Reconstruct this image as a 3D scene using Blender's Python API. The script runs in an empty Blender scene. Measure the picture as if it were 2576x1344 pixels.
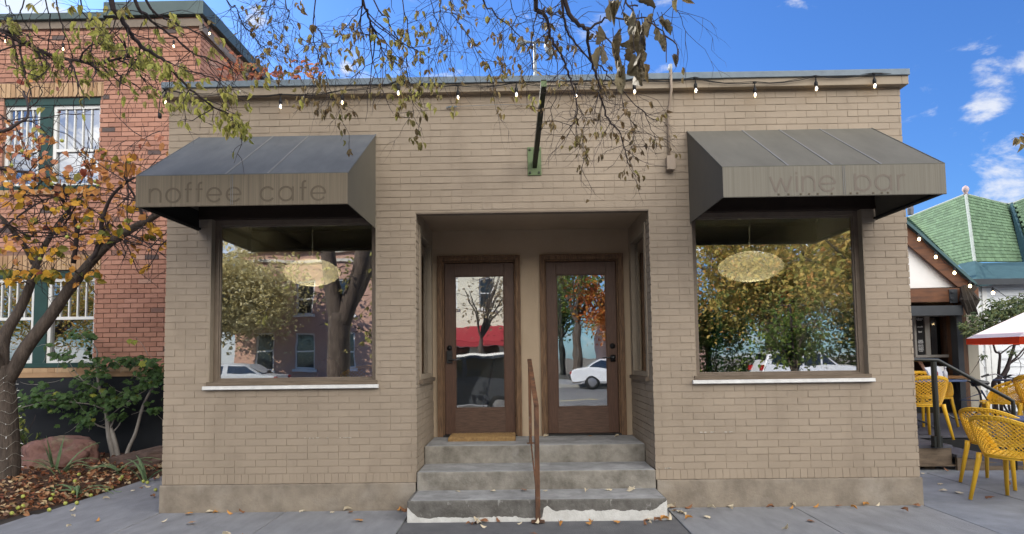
import bpy, bmesh, math, random
from mathutils import Vector, Matrix, noise
PI = math.pi
V = Vector
sc = bpy.context.scene
col = sc.collection
RNG = random.Random(7)

# ------------------------------------------------------------------ camera model (used to turn sizes read off the photo into metres)
F = 1600.0; CX = 1288.0; CYP = 799.656
YAW, PITCH, ROLL = -0.011358740, 0.061609319, -0.013174950
CAM = V((0, -6.25, 1.49))
def _axes():
    f = V((math.sin(YAW)*math.cos(PITCH), math.cos(YAW)*math.cos(PITCH), math.sin(PITCH)))
    r = V((math.cos(YAW), -math.sin(YAW), 0)); u = r.cross(f)
    return (r*math.cos(ROLL)+u*math.sin(ROLL), -r*math.sin(ROLL)+u*math.cos(ROLL), f)
AR, AU, AF = _axes()
def at(px, py, Y):
    d = AR*((px-CX)/F) - AU*((py-CYP)/F) + AF
    return CAM + d*((Y-CAM.y)/d.y)

# ------------------------------------------------------------------ materials
MATS = {}
def lk(nt, a, b): nt.links.new(a, b)
def mat(name, c1, c2=None, scale=6, rough=.7, bump=0, bscale=60, stretch=(1,1,1), contrast=.5, spec=.3, metal=0,
        attr=None, stain=None, sscale=1.2, sstretch=(1,1,1), sth=(.55,.7), samt=.7, emit=None, trans=0, detail=6, zstain=None, bdist=.01):
    """Noise-mixed principled material. attr: list of (pos,colour) driven by the per-face value 'rnd'."""
    if name in MATS: return MATS[name]
    m = bpy.data.materials.new(name); m.use_nodes = True; nt = m.node_tree; N = nt.nodes
    b = N['Principled BSDF']; b.inputs['Roughness'].default_value = rough; b.inputs['Metallic'].default_value = metal
    b.inputs['Specular IOR Level'].default_value = spec
    tc = N.new('ShaderNodeTexCoord')
    def nz(sc_, st, det=detail, dist=0):
        mp = N.new('ShaderNodeMapping'); mp.inputs['Scale'].default_value = st
        lk(nt, tc.outputs['Object'], mp.inputs['Vector'])
        n = N.new('ShaderNodeTexNoise'); n.inputs['Scale'].default_value = sc_; n.inputs['Detail'].default_value = det
        n.inputs['Roughness'].default_value = .62; n.inputs['Distortion'].default_value = dist
        lk(nt, mp.outputs[0], n.inputs['Vector']); return n
    def ramp(src, stops):
        r = N.new('ShaderNodeValToRGB'); e = r.color_ramp.elements
        e[0].position, e[0].color = stops[0][0], (*stops[0][1], 1); e[1].position, e[1].color = stops[-1][0], (*stops[-1][1], 1)
        for p, c in stops[1:-1]:
            k = e.new(p); k.color = (*c, 1)
        lk(nt, src, r.inputs[0]); return r
    c2 = c2 or tuple(x*.8 for x in c1)
    n = nz(scale, stretch)
    base = ramp(n.outputs['Fac'], [(.5-contrast*.5, c2), (.5+contrast*.5, c1)]).outputs[0]
    if attr:
        a = N.new('ShaderNodeAttribute'); a.attribute_name = 'rnd'
        ar = ramp(a.outputs['Fac'], attr).outputs[0]
        mx = N.new('ShaderNodeMix'); mx.data_type = 'RGBA'; mx.blend_type = 'MULTIPLY'; mx.inputs[0].default_value = 1
        lk(nt, ar, mx.inputs[6]); lk(nt, base, mx.inputs[7]); base = mx.outputs[2]
    if stain:
        s = nz(sscale, sstretch, 8, .3)
        sr = ramp(s.outputs['Fac'], [(sth[0], (0,0,0)), (sth[1], (samt,)*3)]).outputs[0]
        if zstain:      # a stain that starts from one edge of the thing (z from, z to)
            sx = N.new('ShaderNodeSeparateXYZ'); lk(nt, tc.outputs['Object'], sx.inputs[0])
            mr = N.new('ShaderNodeMapRange'); mr.inputs[1].default_value, mr.inputs[2].default_value = zstain
            mr.inputs[3].default_value, mr.inputs[4].default_value = 1, 0
            lk(nt, sx.outputs[2], mr.inputs[0])
            ad = N.new('ShaderNodeMath'); ad.operation = 'ADD'; lk(nt, mr.outputs[0], ad.inputs[0]); lk(nt, s.outputs['Fac'], ad.inputs[1])
            sr = ramp(ad.outputs[0], [(sth[0], (0,0,0)), (sth[1], (samt,)*3)]).outputs[0]
        mx = N.new('ShaderNodeMix'); mx.data_type = 'RGBA'; lk(nt, sr, mx.inputs[0])
        lk(nt, base, mx.inputs[6]); mx.inputs[7].default_value = (*stain, 1); base = mx.outputs[2]
    lk(nt, base, b.inputs['Base Color'])
    if bump:
        bn = nz(bscale, (1,1,1) if stretch == (1,1,1) else stretch, 5)
        bp = N.new('ShaderNodeBump'); bp.inputs['Strength'].default_value = bump; bp.inputs['Distance'].default_value = bdist
        lk(nt, bn.outputs['Fac'], bp.inputs['Height']); lk(nt, bp.outputs[0], b.inputs['Normal'])
    if emit:
        b.inputs['Emission Color'].default_value = (*emit[0], 1); b.inputs['Emission Strength'].default_value = emit[1]
    if trans:
        out = N['Material Output']; t = N.new('ShaderNodeBsdfTranslucent'); lk(nt, base, t.inputs['Color'])
        ms = N.new('ShaderNodeMixShader'); ms.inputs[0].default_value = trans
        lk(nt, b.outputs[0], ms.inputs[1]); lk(nt, t.outputs[0], ms.inputs[2]); lk(nt, ms.outputs[0], out.inputs['Surface'])
    MATS[name] = m; return m
def glass(name, refl=.3, tint=(.85,.88,.87), wave=.12, wscale=2.2):
    if name in MATS: return MATS[name]
    m = bpy.data.materials.new(name); m.use_nodes = True; nt = m.node_tree; N = nt.nodes; N.remove(N['Principled BSDF'])
    g = N.new('ShaderNodeBsdfGlossy'); g.inputs['Roughness'].default_value = 0.0; g.inputs['Color'].default_value = (1,1,1,1)
    t = N.new('ShaderNodeBsdfTransparent'); t.inputs['Color'].default_value = (*tint, 1)
    lw = N.new('ShaderNodeFresnel'); lw.inputs['IOR'].default_value = 1.5
    mr = N.new('ShaderNodeMapRange'); mr.inputs[1].default_value = .04; mr.inputs[2].default_value = 1
    mr.inputs[3].default_value = refl; mr.inputs[4].default_value = 1; lk(nt, lw.outputs[0], mr.inputs[0])
    mx = N.new('ShaderNodeMixShader'); lk(nt, mr.outputs[0], mx.inputs[0]); lk(nt, t.outputs[0], mx.inputs[1]); lk(nt, g.outputs[0], mx.inputs[2])
    tc = N.new('ShaderNodeTexCoord'); n = N.new('ShaderNodeTexNoise'); n.inputs['Scale'].default_value = wscale; n.inputs['Detail'].default_value = 2
    lk(nt, tc.outputs['Object'], n.inputs['Vector'])
    bp = N.new('ShaderNodeBump'); bp.inputs['Strength'].default_value = wave; bp.inputs['Distance'].default_value = .02
    lk(nt, n.outputs['Fac'], bp.inputs['Height']); lk(nt, bp.outputs[0], g.inputs['Normal'])
    lk(nt, mx.outputs[0], N['Material Output'].inputs['Surface'])
    MATS[name] = m; return m

# ------------------------------------------------------------------ mesh builder
class MB:
    def __init__(s): s.v = []; s.f = []; s.r = []
    def add(s, vs, fs, r=None):
        o = len(s.v); s.v += [tuple(p) for p in vs]
        r = RNG.random() if r is None else r
        for f in fs: s.f.append(tuple(i+o for i in f)); s.r.append(r)
        return s
    BF = ((0,3,2,1),(4,5,6,7),(0,1,5,4),(1,2,6,5),(2,3,7,6),(3,0,4,7))
    def box(s, x0,x1,y0,y1,z0,z1, r=None):
        return s.add([(x0,y0,z0),(x1,y0,z0),(x1,y1,z0),(x0,y1,z0),(x0,y0,z1),(x1,y0,z1),(x1,y1,z1),(x0,y1,z1)], s.BF, r)
    def obox(s, c, ax, ay, az, r=None):     # centre and half axes
        c, ax, ay, az = V(c), V(ax), V(ay), V(az)
        return s.add([c-ax-ay-az, c+ax-ay-az, c+ax+ay-az, c-ax+ay-az, c-ax-ay+az, c+ax-ay+az, c+ax+ay+az, c-ax+ay+az], s.BF, r)
    def bar(s, a, b, w, h, up=(0,0,1), r=None):
        a, b = V(a), V(b); d = (b-a); L = d.length; d.normalize(); sd = d.cross(V(up))
        if sd.length < 1e-4: sd = d.cross(V((0,1,0)))
        sd.normalize(); u = sd.cross(d)
        return s.obox((a+b)/2, d*L/2, sd*w/2, u*h/2, r)
    def quad(s, a,b,c,d, r=None): return s.add([a,b,c,d], [(0,1,2,3)], r)
    def slab(s, pts, t, r=None):            # planar polygon thickened along -normal by t
        pts = [V(p) for p in pts]; n = (pts[1]-pts[0]).cross(pts[2]-pts[0]).normalized(); k = len(pts)
        vs = pts + [p - n*t for p in pts]
        return s.add(vs, [tuple(range(k)), tuple(range(2*k-1, k-1, -1))] + [((i+1)%k, i, i+k, (i+1)%k+k) for i in range(k)], r)
    def prism(s, prof, y0, y1, r=None):     # (x,z) profile between two y
        k = len(prof); vs = [(x,y0,z) for x,z in prof] + [(x,y1,z) for x,z in prof]
        return s.add(vs, [tuple(range(k)), tuple(range(2*k-1,k-1,-1))] + [((i+1)%k, i, i+k, (i+1)%k+k) for i in range(k)], r)
    def prismx(s, prof, x0, x1, r=None):    # (y,z) profile between two x
        k = len(prof); vs = [(x0,y,z) for y,z in prof] + [(x1,y,z) for y,z in prof]
        return s.add(vs, [tuple(range(k-1,-1,-1)), tuple(range(k,2*k))] + [(i, (i+1)%k, (i+1)%k+k, i+k) for i in range(k)], r)
    def tube(s, pts, rads, n=6, r=None, cap=True):
        pts = [V(p) for p in pts]
        if not hasattr(rads, '__len__'): rads = [rads]*len(pts)
        o = None; vs = []; fs = []; prev = None
        for i, p in enumerate(pts):
            d = (pts[min(i+1, len(pts)-1)] - pts[max(i-1, 0)])
            if d.length < 1e-9: d = V((0,0,1))
            d.normalize()
            if prev is None:
                a = d.cross(V((0,0,1)) if abs(d.z) < .9 else V((1,0,0))).normalized()
            else:
                a = prev - d*prev.dot(d)
                a = a.normalized() if a.length > 1e-6 else d.orthogonal().normalized()
            prev = a; b = d.cross(a)
            for k in range(n):
                t = 2*PI*k/n; vs.append(p + (a*math.cos(t)+b*math.sin(t))*rads[i])
        for i in range(len(pts)-1):
            for k in range(n):
                fs.append((i*n+k, i*n+(k+1)%n, (i+1)*n+(k+1)%n, (i+1)*n+k))
        if cap: fs += [tuple(range(n-1,-1,-1)), tuple(range((len(pts)-1)*n, len(pts)*n))]
        return s.add(vs, fs, r)
    def lathe(s, prof, c=(0,0,0), n=16, r=None, axis='z'):
        c = V(c); vs = []; fs = []
        for rr, h in prof:
            for k in range(n):
                t = 2*PI*k/n; x, y = rr*math.cos(t), rr*math.sin(t)
                vs.append(c + (V((x,y,h)) if axis == 'z' else V((x,h,y)) if axis == 'y' else V((h,x,y))))
        for i in range(len(prof)-1):
            for k in range(n): fs.append((i*n+k, i*n+(k+1)%n, (i+1)*n+(k+1)%n, (i+1)*n+k))
        return s.add(vs, fs, r)
    def leaf(s, p, d, up, L, W, curl=.25, r=None):
        d = V(d).normalized(); sd = d.cross(V(up))
        sd = sd.normalized() if sd.length > 1e-4 else d.orthogonal().normalized()
        n = sd.cross(d); p = V(p); lift = n*(W*curl)
        vs = [p, p+d*L*.3-sd*W*.45+lift, p+d*L*.68-sd*W*.36+lift*.6, p+d*L-n*L*curl*.6, p+d*L*.68+sd*W*.36+lift*.6, p+d*L*.3+sd*W*.45+lift, p+d*L*.45]
        return s.add(vs, [(0,6,1),(1,6,2),(6,3,2),(0,5,6),(5,4,6),(6,4,3)], r)
    def mapleleaf(s, p, d, up, L, r=None):
        d = V(d).normalized(); sd = d.cross(V(up))
        sd = sd.normalized() if sd.length > 1e-4 else d.orthogonal().normalized()
        n = sd.cross(d); p = V(p)
        o = [(0,0),(-.3,.12),(-.52,.38),(-.28,.46),(-.3,.74),(-.12,.7),(0,1),(.12,.7),(.3,.74),(.28,.46),(.52,.38),(.3,.12)]
        vs = [p+d*L*.42] + [p + sd*x*L + d*y*L - n*(abs(x)*.25*L + max(0,y-.4)*.2*L) for x, y in o]
        k = len(o); return s.add(vs, [(0, i+1, (i+1)%k+1) for i in range(k)], r)
    def panel(s, u0,u1,z0,z1, holes, O, U, Nn, t):  # wall sheet with rectangular holes; U along, Nn out, thickness t behind
        O, U, Nn = V(O), V(U), V(Nn)
        us = sorted({u0,u1,*[h[0] for h in holes],*[h[2] for h in holes]}); zs = sorted({z0,z1,*[h[1] for h in holes],*[h[3] for h in holes]})
        us = [u for u in us if u0 <= u <= u1]; zs = [z for z in zs if z0 <= z <= z1]
        P = lambda u, z, k: O + U*u + V((0,0,z)) - Nn*(t*k)
        def solid(i, j):
            if i < 0 or j < 0 or i >= len(us)-1 or j >= len(zs)-1: return False
            cu, cz = (us[i]+us[i+1])/2, (zs[j]+zs[j+1])/2
            return not any(h[0] < cu < h[2] and h[1] < cz < h[3] for h in holes)
        for i in range(len(us)-1):
            for j in range(len(zs)-1):
                if not solid(i, j): continue
                a, b, c, d = us[i], us[i+1], zs[j], zs[j+1]
                s.quad(P(a,c,0), P(b,c,0), P(b,d,0), P(a,d,0), .5); s.quad(P(b,c,1), P(a,c,1), P(a,d,1), P(b,d,1), .5)
                if not solid(i-1,j): s.quad(P(a,c,1), P(a,c,0), P(a,d,0), P(a,d,1), .5)
                if not solid(i+1,j): s.quad(P(b,c,0), P(b,c,1), P(b,d,1), P(b,d,0), .5)
                if not solid(i,j-1): s.quad(P(a,c,1), P(b,c,1), P(b,c,0), P(a,c,0), .5)
                if not solid(i,j+1): s.quad(P(a,d,0), P(b,d,0), P(b,d,1), P(a,d,1), .5)
        return s
    def bricks(s, u0,u1,z0,z1, holes, O, U, Nn, ch=.0677, bl=.2032, joint=.0085, vj=.0036, proud=.0044, jit=.0016, rowlock=0, ends=.004):
        O, U, Nn = V(O), V(U), V(Nn); z = z0; row = 0
        while z < z1 - .01:
            h = rowlock if (row == 0 and rowlock) else ch; zt = min(z+h, z1)
            rl = row == 0 and rowlock
            L = .0677 if rl else bl
            off = 0 if row % 2 else L/2
            spans = [(u0, u1)]
            for hx0, hz0, hx1, hz1 in holes:
                if hz0 < zt-.012 and hz1 > z+.012:
                    ns = []
                    for a, b in spans:
                        if hx1 <= a or hx0 >= b: ns.append((a, b)); continue
                        if a < hx0: ns.append((a, hx0))
                        if b > hx1: ns.append((hx1, b))
                    spans = ns
            for a, b in spans:
                u = u0 - off + (math.floor((a-u0+off)/L))*L
                while u < b - 1e-4:
                    p, q = max(u, a), min(u+L, b); w = q-p
                    if w > .018:
                        splits = [(p, q)]
                        if not rl and w > .19 and RNG.random() < .1: splits = [(p, (p+q)/2), ((p+q)/2, q)]
                        for p2, q2 in splits:
                            ea = vj/2 if p2 > a+1e-4 else -RNG.random()*ends
                            eb = vj/2 if q2 < b-1e-4 else -RNG.random()*ends
                            pr = proud + RNG.uniform(-jit, jit); t1, t2 = RNG.uniform(-.0012,.0012), RNG.uniform(-.0012,.0012)
                            za, zb = z + joint*.5 + RNG.uniform(-.0012,.0012), zt - joint*.5 + RNG.uniform(-.0012,.0012)
                            vs = []
                            for k, zz in ((0, za), (1, zb)):
                                tt = t2 if k else -t2
                                vs += [O+U*(p2+ea)+Nn*(pr+t1+tt)+V((0,0,zz)), O+U*(q2-eb)+Nn*(pr-t1+tt)+V((0,0,zz)), O+U*(q2-eb)-Nn*.004+V((0,0,zz)), O+U*(p2+ea)-Nn*.004+V((0,0,zz))]
                            s.add(vs, s.BF)
                    u += L
            z = zt; row += 1
        return s
    def build(s, name, m, parent=None, smooth=False, loc=None):
        me = bpy.data.meshes.new(name); vs = s.v
        if loc is not None: l = V(loc); vs = [tuple(V(p)-l) for p in vs]
        me.from_pydata(vs, [], s.f)
        a = me.attributes.new('rnd', 'FLOAT', 'FACE'); a.data.foreach_set('value', s.r)
        if smooth: me.polygons.foreach_set('use_smooth', [True]*len(me.polygons))
        me.update()
        o = bpy.data.objects.new(name, me); col.objects.link(o); me.materials.append(m)
        if loc is not None: o.location = loc
        if parent: o.parent = parent
        return o
def tag(o, label, cat, group=None, kind=None):
    o['label'] = label; o['category'] = cat
    if group: o['group'] = group
    if kind: o['kind'] = kind
    return o
def thing(name, label, cat, group=None, loc=(0,0,0), rz=0):
    o = bpy.data.objects.new(name, None); col.objects.link(o); o.location = loc; o.rotation_euler = (0,0,rz); o.empty_display_size = .2
    return tag(o, label, cat, group)
def structure(o): o['kind'] = 'structure'; return o
def stuff(o, label, cat): return tag(o, label, cat, None, 'stuff')
def dup(root, loc=None, rz=None, label=None):
    r = root.copy(); col.objects.link(r)
    if loc is not None: r.location = loc
    if rz is not None: r.rotation_euler = (0,0,rz)
    if label: r['label'] = label
    for ch in [o for o in root.children]:
        c = ch.copy(); col.objects.link(c); c.parent = r
        for g in [o for o in ch.children]:
            d = g.copy(); col.objects.link(d); d.parent = c
    return r
def bev(o, w=.006, seg=2):
    b = o.modifiers.new('bevel', 'BEVEL'); b.width = w; b.segments = seg; b.limit_method = 'ANGLE'; b.angle_limit = .6; return o
def framebox(mb, x0,x1,z0,z1,y0,y1,wl,wr,wb,wt):   # a rectangular frame in the xz plane
    mb.box(x0,x0+wl,y0,y1,z0,z1); mb.box(x1-wr,x1,y0,y1,z0,z1)
    if wb: mb.box(x0+wl,x1-wr,y0,y1,z0,z0+wb)
    mb.box(x0+wl,x1-wr,y0,y1,z1-wt,z1)
    return mb

# ------------------------------------------------------------------ camera, world, sun
cd = bpy.data.cameras.new('camera'); co = bpy.data.objects.new('camera', cd); col.objects.link(co)
co.matrix_world = Matrix(((AR.x,AU.x,-AF.x,CAM.x),(AR.y,AU.y,-AF.y,CAM.y),(AR.z,AU.z,-AF.z,CAM.z),(0,0,0,1)))
cd.sensor_width = 36; cd.lens = 36*F/2576; cd.shift_y = (CYP-672)/2576; cd.clip_end = 2000; cd.clip_start = .05
sc.camera = co
SUN = V((-.58, .62, .50)).normalized()          # direction towards the sun: behind the buildings, to the left
W = bpy.data.worlds.new('World'); sc.world = W; W.use_nodes = True; nt = W.node_tree; N = nt.nodes
bg = N['Background']
sky = N.new('ShaderNodeTexSky'); sky.sky_type = 'NISHITA'; sky.sun_disc = False
sky.sun_elevation = math.asin(SUN.z); sky.sun_rotation = math.atan2(SUN.x, SUN.y)
sky.air_density = 1.2; sky.dust_density = .4; sky.ozone_density = 3.0
SKY_STRENGTH = .06
tc = N.new('ShaderNodeTexCoord')
mp = N.new('ShaderNodeMapping'); mp.inputs['Scale'].default_value = (1,1,2.2); lk(nt, tc.outputs['Generated'], mp.inputs['Vector'])
n1 = N.new('ShaderNodeTexNoise'); n1.inputs['Scale'].default_value = 8.5; n1.inputs['Detail'].default_value = 9; n1.inputs['Roughness'].default_value = .6; n1.inputs['Distortion'].default_value = .4
lk(nt, mp.outputs[0], n1.inputs['Vector'])
def mth(op, a, b=None, clamp=False):
    m = N.new('ShaderNodeMath'); m.operation = op; m.use_clamp = clamp
    for i, x in enumerate((a, b)):
        if x is None: continue
        if isinstance(x, (int, float)): m.inputs[i].default_value = x
        else: lk(nt, x, m.inputs[i])
    return m.outputs[0]
def mrange(x, a, b, c=0, d=1):
    m = N.new('ShaderNodeMapRange'); m.interpolation_type = 'SMOOTHSTEP'
    for i, k in enumerate((a,b,c,d)): m.inputs[i+1].default_value = k
    lk(nt, x, m.inputs[0]); return m.outputs[0]
total = None
def blob(px, py, rad, gain):                    # one small cloud in a given direction of the sky
    d = (AR*((px-CX)/F) - AU*((py-CYP)/F) + AF).normalized()
    vm = N.new('ShaderNodeVectorMath'); vm.operation = 'DOT_PRODUCT'; lk(nt, tc.outputs['Generated'], vm.inputs[0]); vm.inputs[1].default_value = d
    return mth('MULTIPLY', mrange(vm.outputs['Value'], math.cos(rad), math.cos(rad*.15)), gain)
for b_ in ((2560,130,.06,.18),(2525,205,.05,.22),(2480,255,.035,.22),(2575,480,.085,.34),(2500,505,.05,.25),(645,45,.02,.34),(1125,255,.012,.28),(30,15,.11,.45),(870,170,.012,.25),(1060,250,.012,.25)):
    x = blob(*b_); total = x if total is None else mth('ADD', total, x)
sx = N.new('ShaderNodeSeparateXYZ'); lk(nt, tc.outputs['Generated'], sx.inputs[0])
behind = mrange(sx.outputs[1], .05, -.30, 0, .30)   # made-up cloud bank behind the camera, added to light the storefront
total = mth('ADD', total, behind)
nn = mth('ADD', mth('MULTIPLY', mth('SUBTRACT', n1.outputs['Fac'], .5), 2.0), .5)
cover = mrange(mth('ADD', nn, total), .70, 1.05, 0, .8)
fill_cloud = mth('MULTIPLY', mth('MULTIPLY', mrange(sx.outputs[2], .125, .225), mrange(sx.outputs[2], 1.0, .30, .45, 1)), mth('MULTIPLY', mrange(sx.outputs[1], .10, -.25), mrange(sx.outputs[0], -.66, -.34)))  # unseen bright cloud band, added to throw more light on the storefront
cover = mth('MAXIMUM', cover, mth('MULTIPLY', fill_cloud, mrange(n1.outputs['Fac'], .12, .42)))
mx = N.new('ShaderNodeMix'); mx.data_type = 'RGBA'; lk(nt, cover, mx.inputs[0])
hs = N.new('ShaderNodeHueSaturation'); hs.inputs['Saturation'].default_value = 1.0; hs.inputs['Value'].default_value = 1; lk(nt, sky.outputs[0], hs.inputs['Color'])
tn = N.new('ShaderNodeMix'); tn.data_type = 'RGBA'; tn.blend_type = 'MULTIPLY'; tn.inputs[0].default_value = 1; lk(nt, hs.outputs[0], tn.inputs[6]); tn.inputs[7].default_value = (.46, .78, 1.32, 1)
lk(nt, tn.outputs[2], mx.inputs[6])
cc = N.new('ShaderNodeMix'); cc.data_type = 'RGBA'; lk(nt, fill_cloud, cc.inputs[0]); cc.inputs[6].default_value = (7, 7.1, 7.3, 1); cc.inputs[7].default_value = (46, 44.5, 42, 1)  # second colour is overbright so the added cloud band lights the facade
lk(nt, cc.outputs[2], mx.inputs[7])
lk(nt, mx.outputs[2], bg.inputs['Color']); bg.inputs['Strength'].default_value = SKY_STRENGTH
sl = bpy.data.lights.new('sun', 'SUN'); sl.energy = 2.9; sl.angle = math.radians(.5); sl.color = (1, .93, .82)
so = bpy.data.objects.new('sun', sl); col.objects.link(so); so.rotation_euler = SUN.to_track_quat('Z', 'Y').to_euler(); so.location = (-20, 20, 20)
sc.view_settings.view_transform = 'Standard'; sc.view_settings.look = 'None'; sc.view_settings.gamma = 1; sc.view_settings.exposure = 1.2
sc.cycles.use_denoising = True
try: sc.cycles.denoiser = 'OPENIMAGEDENOISE'
except Exception: pass
sc.cycles.max_bounces = 8; sc.cycles.transparent_max_bounces = 16; sc.cycles.sample_clamp_indirect = 6
sc.cycles.caustics_reflective = False; sc.cycles.caustics_refractive = False
# ================================================================== the painted brick storefront
TAN = (.345, .278, .210); TAN2 = (.298, .240, .180)
m_paint = mat('painted_brick', TAN, TAN2, scale=1.6, rough=.62, bump=.3, bscale=120, contrast=.38, attr=[(0,(.965,.965,.965)),(1,(1.02,1.02,1.015))], bdist=.004,
              stain=(.21,.165,.122), sscale=2.6, sstretch=(1,1,.4), sth=(.52,.76), samt=.55)
m_joint = mat('painted_mortar', (.33,.266,.20), (.28,.225,.168), scale=9, rough=.8)
m_stucco = mat('tan_stucco', (.46,.355,.25), (.40,.31,.215), scale=3, rough=.75, bump=.2, bscale=60)
m_conc = mat('foundation_concrete', (.32,.27,.21), (.17,.14,.11), scale=4.5, rough=.85, bump=.5, bscale=40, contrast=.45, stain=(.36,.32,.27), sscale=2.5, sth=(.5,.75))
m_fascia = mat('painted_fascia', (.32,.262,.195), (.28,.225,.165), scale=8, rough=.6, bump=.1)
m_galv = mat('galvanised_coping', (.20,.245,.285), (.135,.17,.205), scale=9, rough=.65, metal=.0, bump=.08, bscale=20)
m_frame = mat('brown_window_frame', (.21,.165,.125), (.15,.116,.088), scale=10, rough=.5)
m_oldwood = mat('weathered_sill_wood', (.22,.17,.125), (.10,.075,.052), scale=5, rough=.8, stretch=(1,6,14), bump=.4, bscale=30)
m_white = mat('white_metal_sill', (.78,.77,.75), (.6,.59,.57), scale=14, rough=.45)
m_door = mat('door_wood', (.125,.066,.043), (.066,.036,.025), scale=9, rough=.42, stretch=(9,9,.8), bump=.15, bscale=30, contrast=.5)
m_doorlow = mat('weathered_door_rail', (.145,.084,.058), (.066,.04,.029), scale=9, rough=.55, stretch=(.9,9,10), bump=.4, bscale=30, contrast=.4)
m_casing = mat('door_casing_wood', (.25,.145,.078), (.075,.046,.03), scale=7, rough=.6, stretch=(8,8,.9), bump=.4, bscale=40, contrast=.4)
m_black = mat('black_metal', (.012,.012,.013), rough=.35, spec=.5)
m_roof = mat('roof_membrane', (.16,.16,.16), rough=.9)
m_inwall = mat('interior_wall', (.74,.74,.71), (.70,.70,.67), scale=2, rough=.9)
m_inceil = mat('interior_ceiling', (.78,.78,.75), rough=.9)
m_infloor = mat('interior_floor', (.24,.205,.17), (.18,.15,.12), scale=5, rough=.45)
g_win = glass('window_glass', .40, (.82,.85,.84), .06, 1.6)
g_door = glass('door_glass', .40, (.82,.86,.85), .08, 1.8)

X0, X1 = -3.505, 3.83
ZP, ZT, ZC = .288, 4.13, 4.275
RX0, RX1, RZ, RY = -1.02, 1.303, 2.936, 1.22
W1 = (-3.07, 1.25, -1.405, 2.92); W2 = (1.71, 1.25, 3.405, 2.92)
HOLES = [W1, W2, (RX0, 0, RX1, RZ)]
FL = .57
B = thing('painted_brick_storefront', 'single storey tan painted brick storefront with two big windows and a recessed twin doorway', 'building')
# front wall: backing sheet and bricks
m = MB(); m.panel(X0+.004, X1-.004, ZP, ZT, HOLES, (0,0,0), (1,0,0), (0,-1,0), .16)
m.build('wall_backing', m_joint, B)
m = MB(); m.bricks(X0, X1, ZP, ZT, HOLES, (0,0,0), (1,0,0), (0,-1,0), rowlock=.097)
m.build('brick_face', m_paint, B)
m = MB(); sc_r = random.Random(4)
for k in range(26):
    xx_, zz_ = ((sc_r.uniform(-2.15,-1.65), .722) if k < 12 else (sc_r.uniform(1.72,2.05), .735) if k < 20 else (sc_r.uniform(1.32,1.55), .395)); w_ = sc_r.uniform(.008,.035)
    m.box(xx_, xx_+w_, -.0085, -.0072, zz_+sc_r.uniform(-.006,.006), zz_+sc_r.uniform(.007,.010))
m.build('paint_scrape', mat('bare_plaster_scrape', (.52,.47,.40), (.42,.37,.31), scale=20, rough=.9), B)
# reveals of openings
for (a, z0, b, z1) in (W1, W2):
    m = MB(); m.box(a-.0,a+.012,-.003,.16,z0,z1); m.box(b-.012,b,-.003,.16,z0,z1); m.box(a+.012,b-.012,-.003,.16,z1-.012,z1)
    m.build('window_reveal', m_fascia, B)
# side walls, roof, rear wall
DEP = 9.5
m = MB(); m.panel(.16, DEP, .0, ZT, [], (X0,0,0), (0,1,0), (-1,0,0), .2)
m.bricks(.16, 2.4, ZP, ZT, [], (X0,0,0), (0,1,0), (-1,0,0))
m.build('side_wall', m_paint, B)
SWH = (2.05, 1.30, 2.72, 2.62)
m = MB(); m.panel(.16, DEP, .0, ZT, [SWH], (X1,0,0), (0,1,0), (1,0,0), .2)
m.bricks(.16, 2.6, ZP, ZT, [SWH], (X1,0,0), (0,1,0), (1,0,0))
m.build('side_wall', m_paint, B)
m = MB(); m.box(X0, X1, DEP-.2, DEP, 0, ZT); m.build('rear_wall', m_stucco, B)
m = MB(); m.box(X0+.05, X1-.05, .05, DEP-.05, ZT-.25, ZT-.05); m.build('roof', m_roof, B)
# foundation (with a gap for the steps)
m = MB()
for xa_, xb_ in ((X0-.018, RX0-.004), (RX1+.004, X1+.018)):
    m = MB(); m.box(xa_, xb_, -.022, .3, -.05, ZP-.002); bev(m.build('foundation', m_conc, B), .008)
for xa_, xb_ in ((X1-.02, X1+.016), (X0-.016, X0+.02)):
    m = MB(); m.box(xa_, xb_, .302, DEP, -.05, ZP-.002); m.build('foundation', m_conc, B)
# fascia + coping in lapped lengths
m = MB(); m.box(X0+.021, X1-.021, -.082, .05, 4.128, 4.222); m.box(X1-.02,X1+.045,-.082,DEP,4.128,4.222); m.box(X0-.045,X0+.02,-.08,DEP,4.13,4.22)
bev(m.build('fascia_board', m_fascia, B), .004)
m = MB(); xs = [X0-.035, -2.55, -.35, 1.52, 2.05, X1+.05]
for i in range(5):
    e = .0025*(i % 2)
    m.box(xs[i]-.012*(i>0), xs[i+1], -.104-e, .30, 4.214-e, ZC+e)
m.box(X1-.2, X1+.055, .31, DEP, 4.214, ZC); m.box(X0-.05, X0+.2, .31, DEP, 4.214, ZC)
bev(m.build('coping', m_galv, B), .004)
# windows
for (a, z0, b, z1) in (W1, W2):
    m = MB(); framebox(m, a+.012, b-.012, z0, z1-.012, .075, .14, .045, .045, .05, .05)
    framebox(m, a+.057, b-.057, z0+.05, z1-.062, .088, .12, .014, .014, .014, .014)
    w = m.build('window', m_frame, B); bev(w, .003)
    m = MB(); m.box(a+.06, b-.06, .102, .108, z0+.052, z1-.064); m.build('pane', g_win, w)
    m = MB(); m.box(a-.01, b+.005, -.022, .085, z0-.006, z0+.032); m.build('wood_sill', m_oldwood, w)
    m = MB(); m.box(a-.035, b+.022, -.052, -.008, z0-.044, z0-.008); m.box(a-.035, b+.022, -.056, -.052, z0-.040, z0-.03); o = m.build('metal_sill', m_white, w); bev(o, .003)
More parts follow.
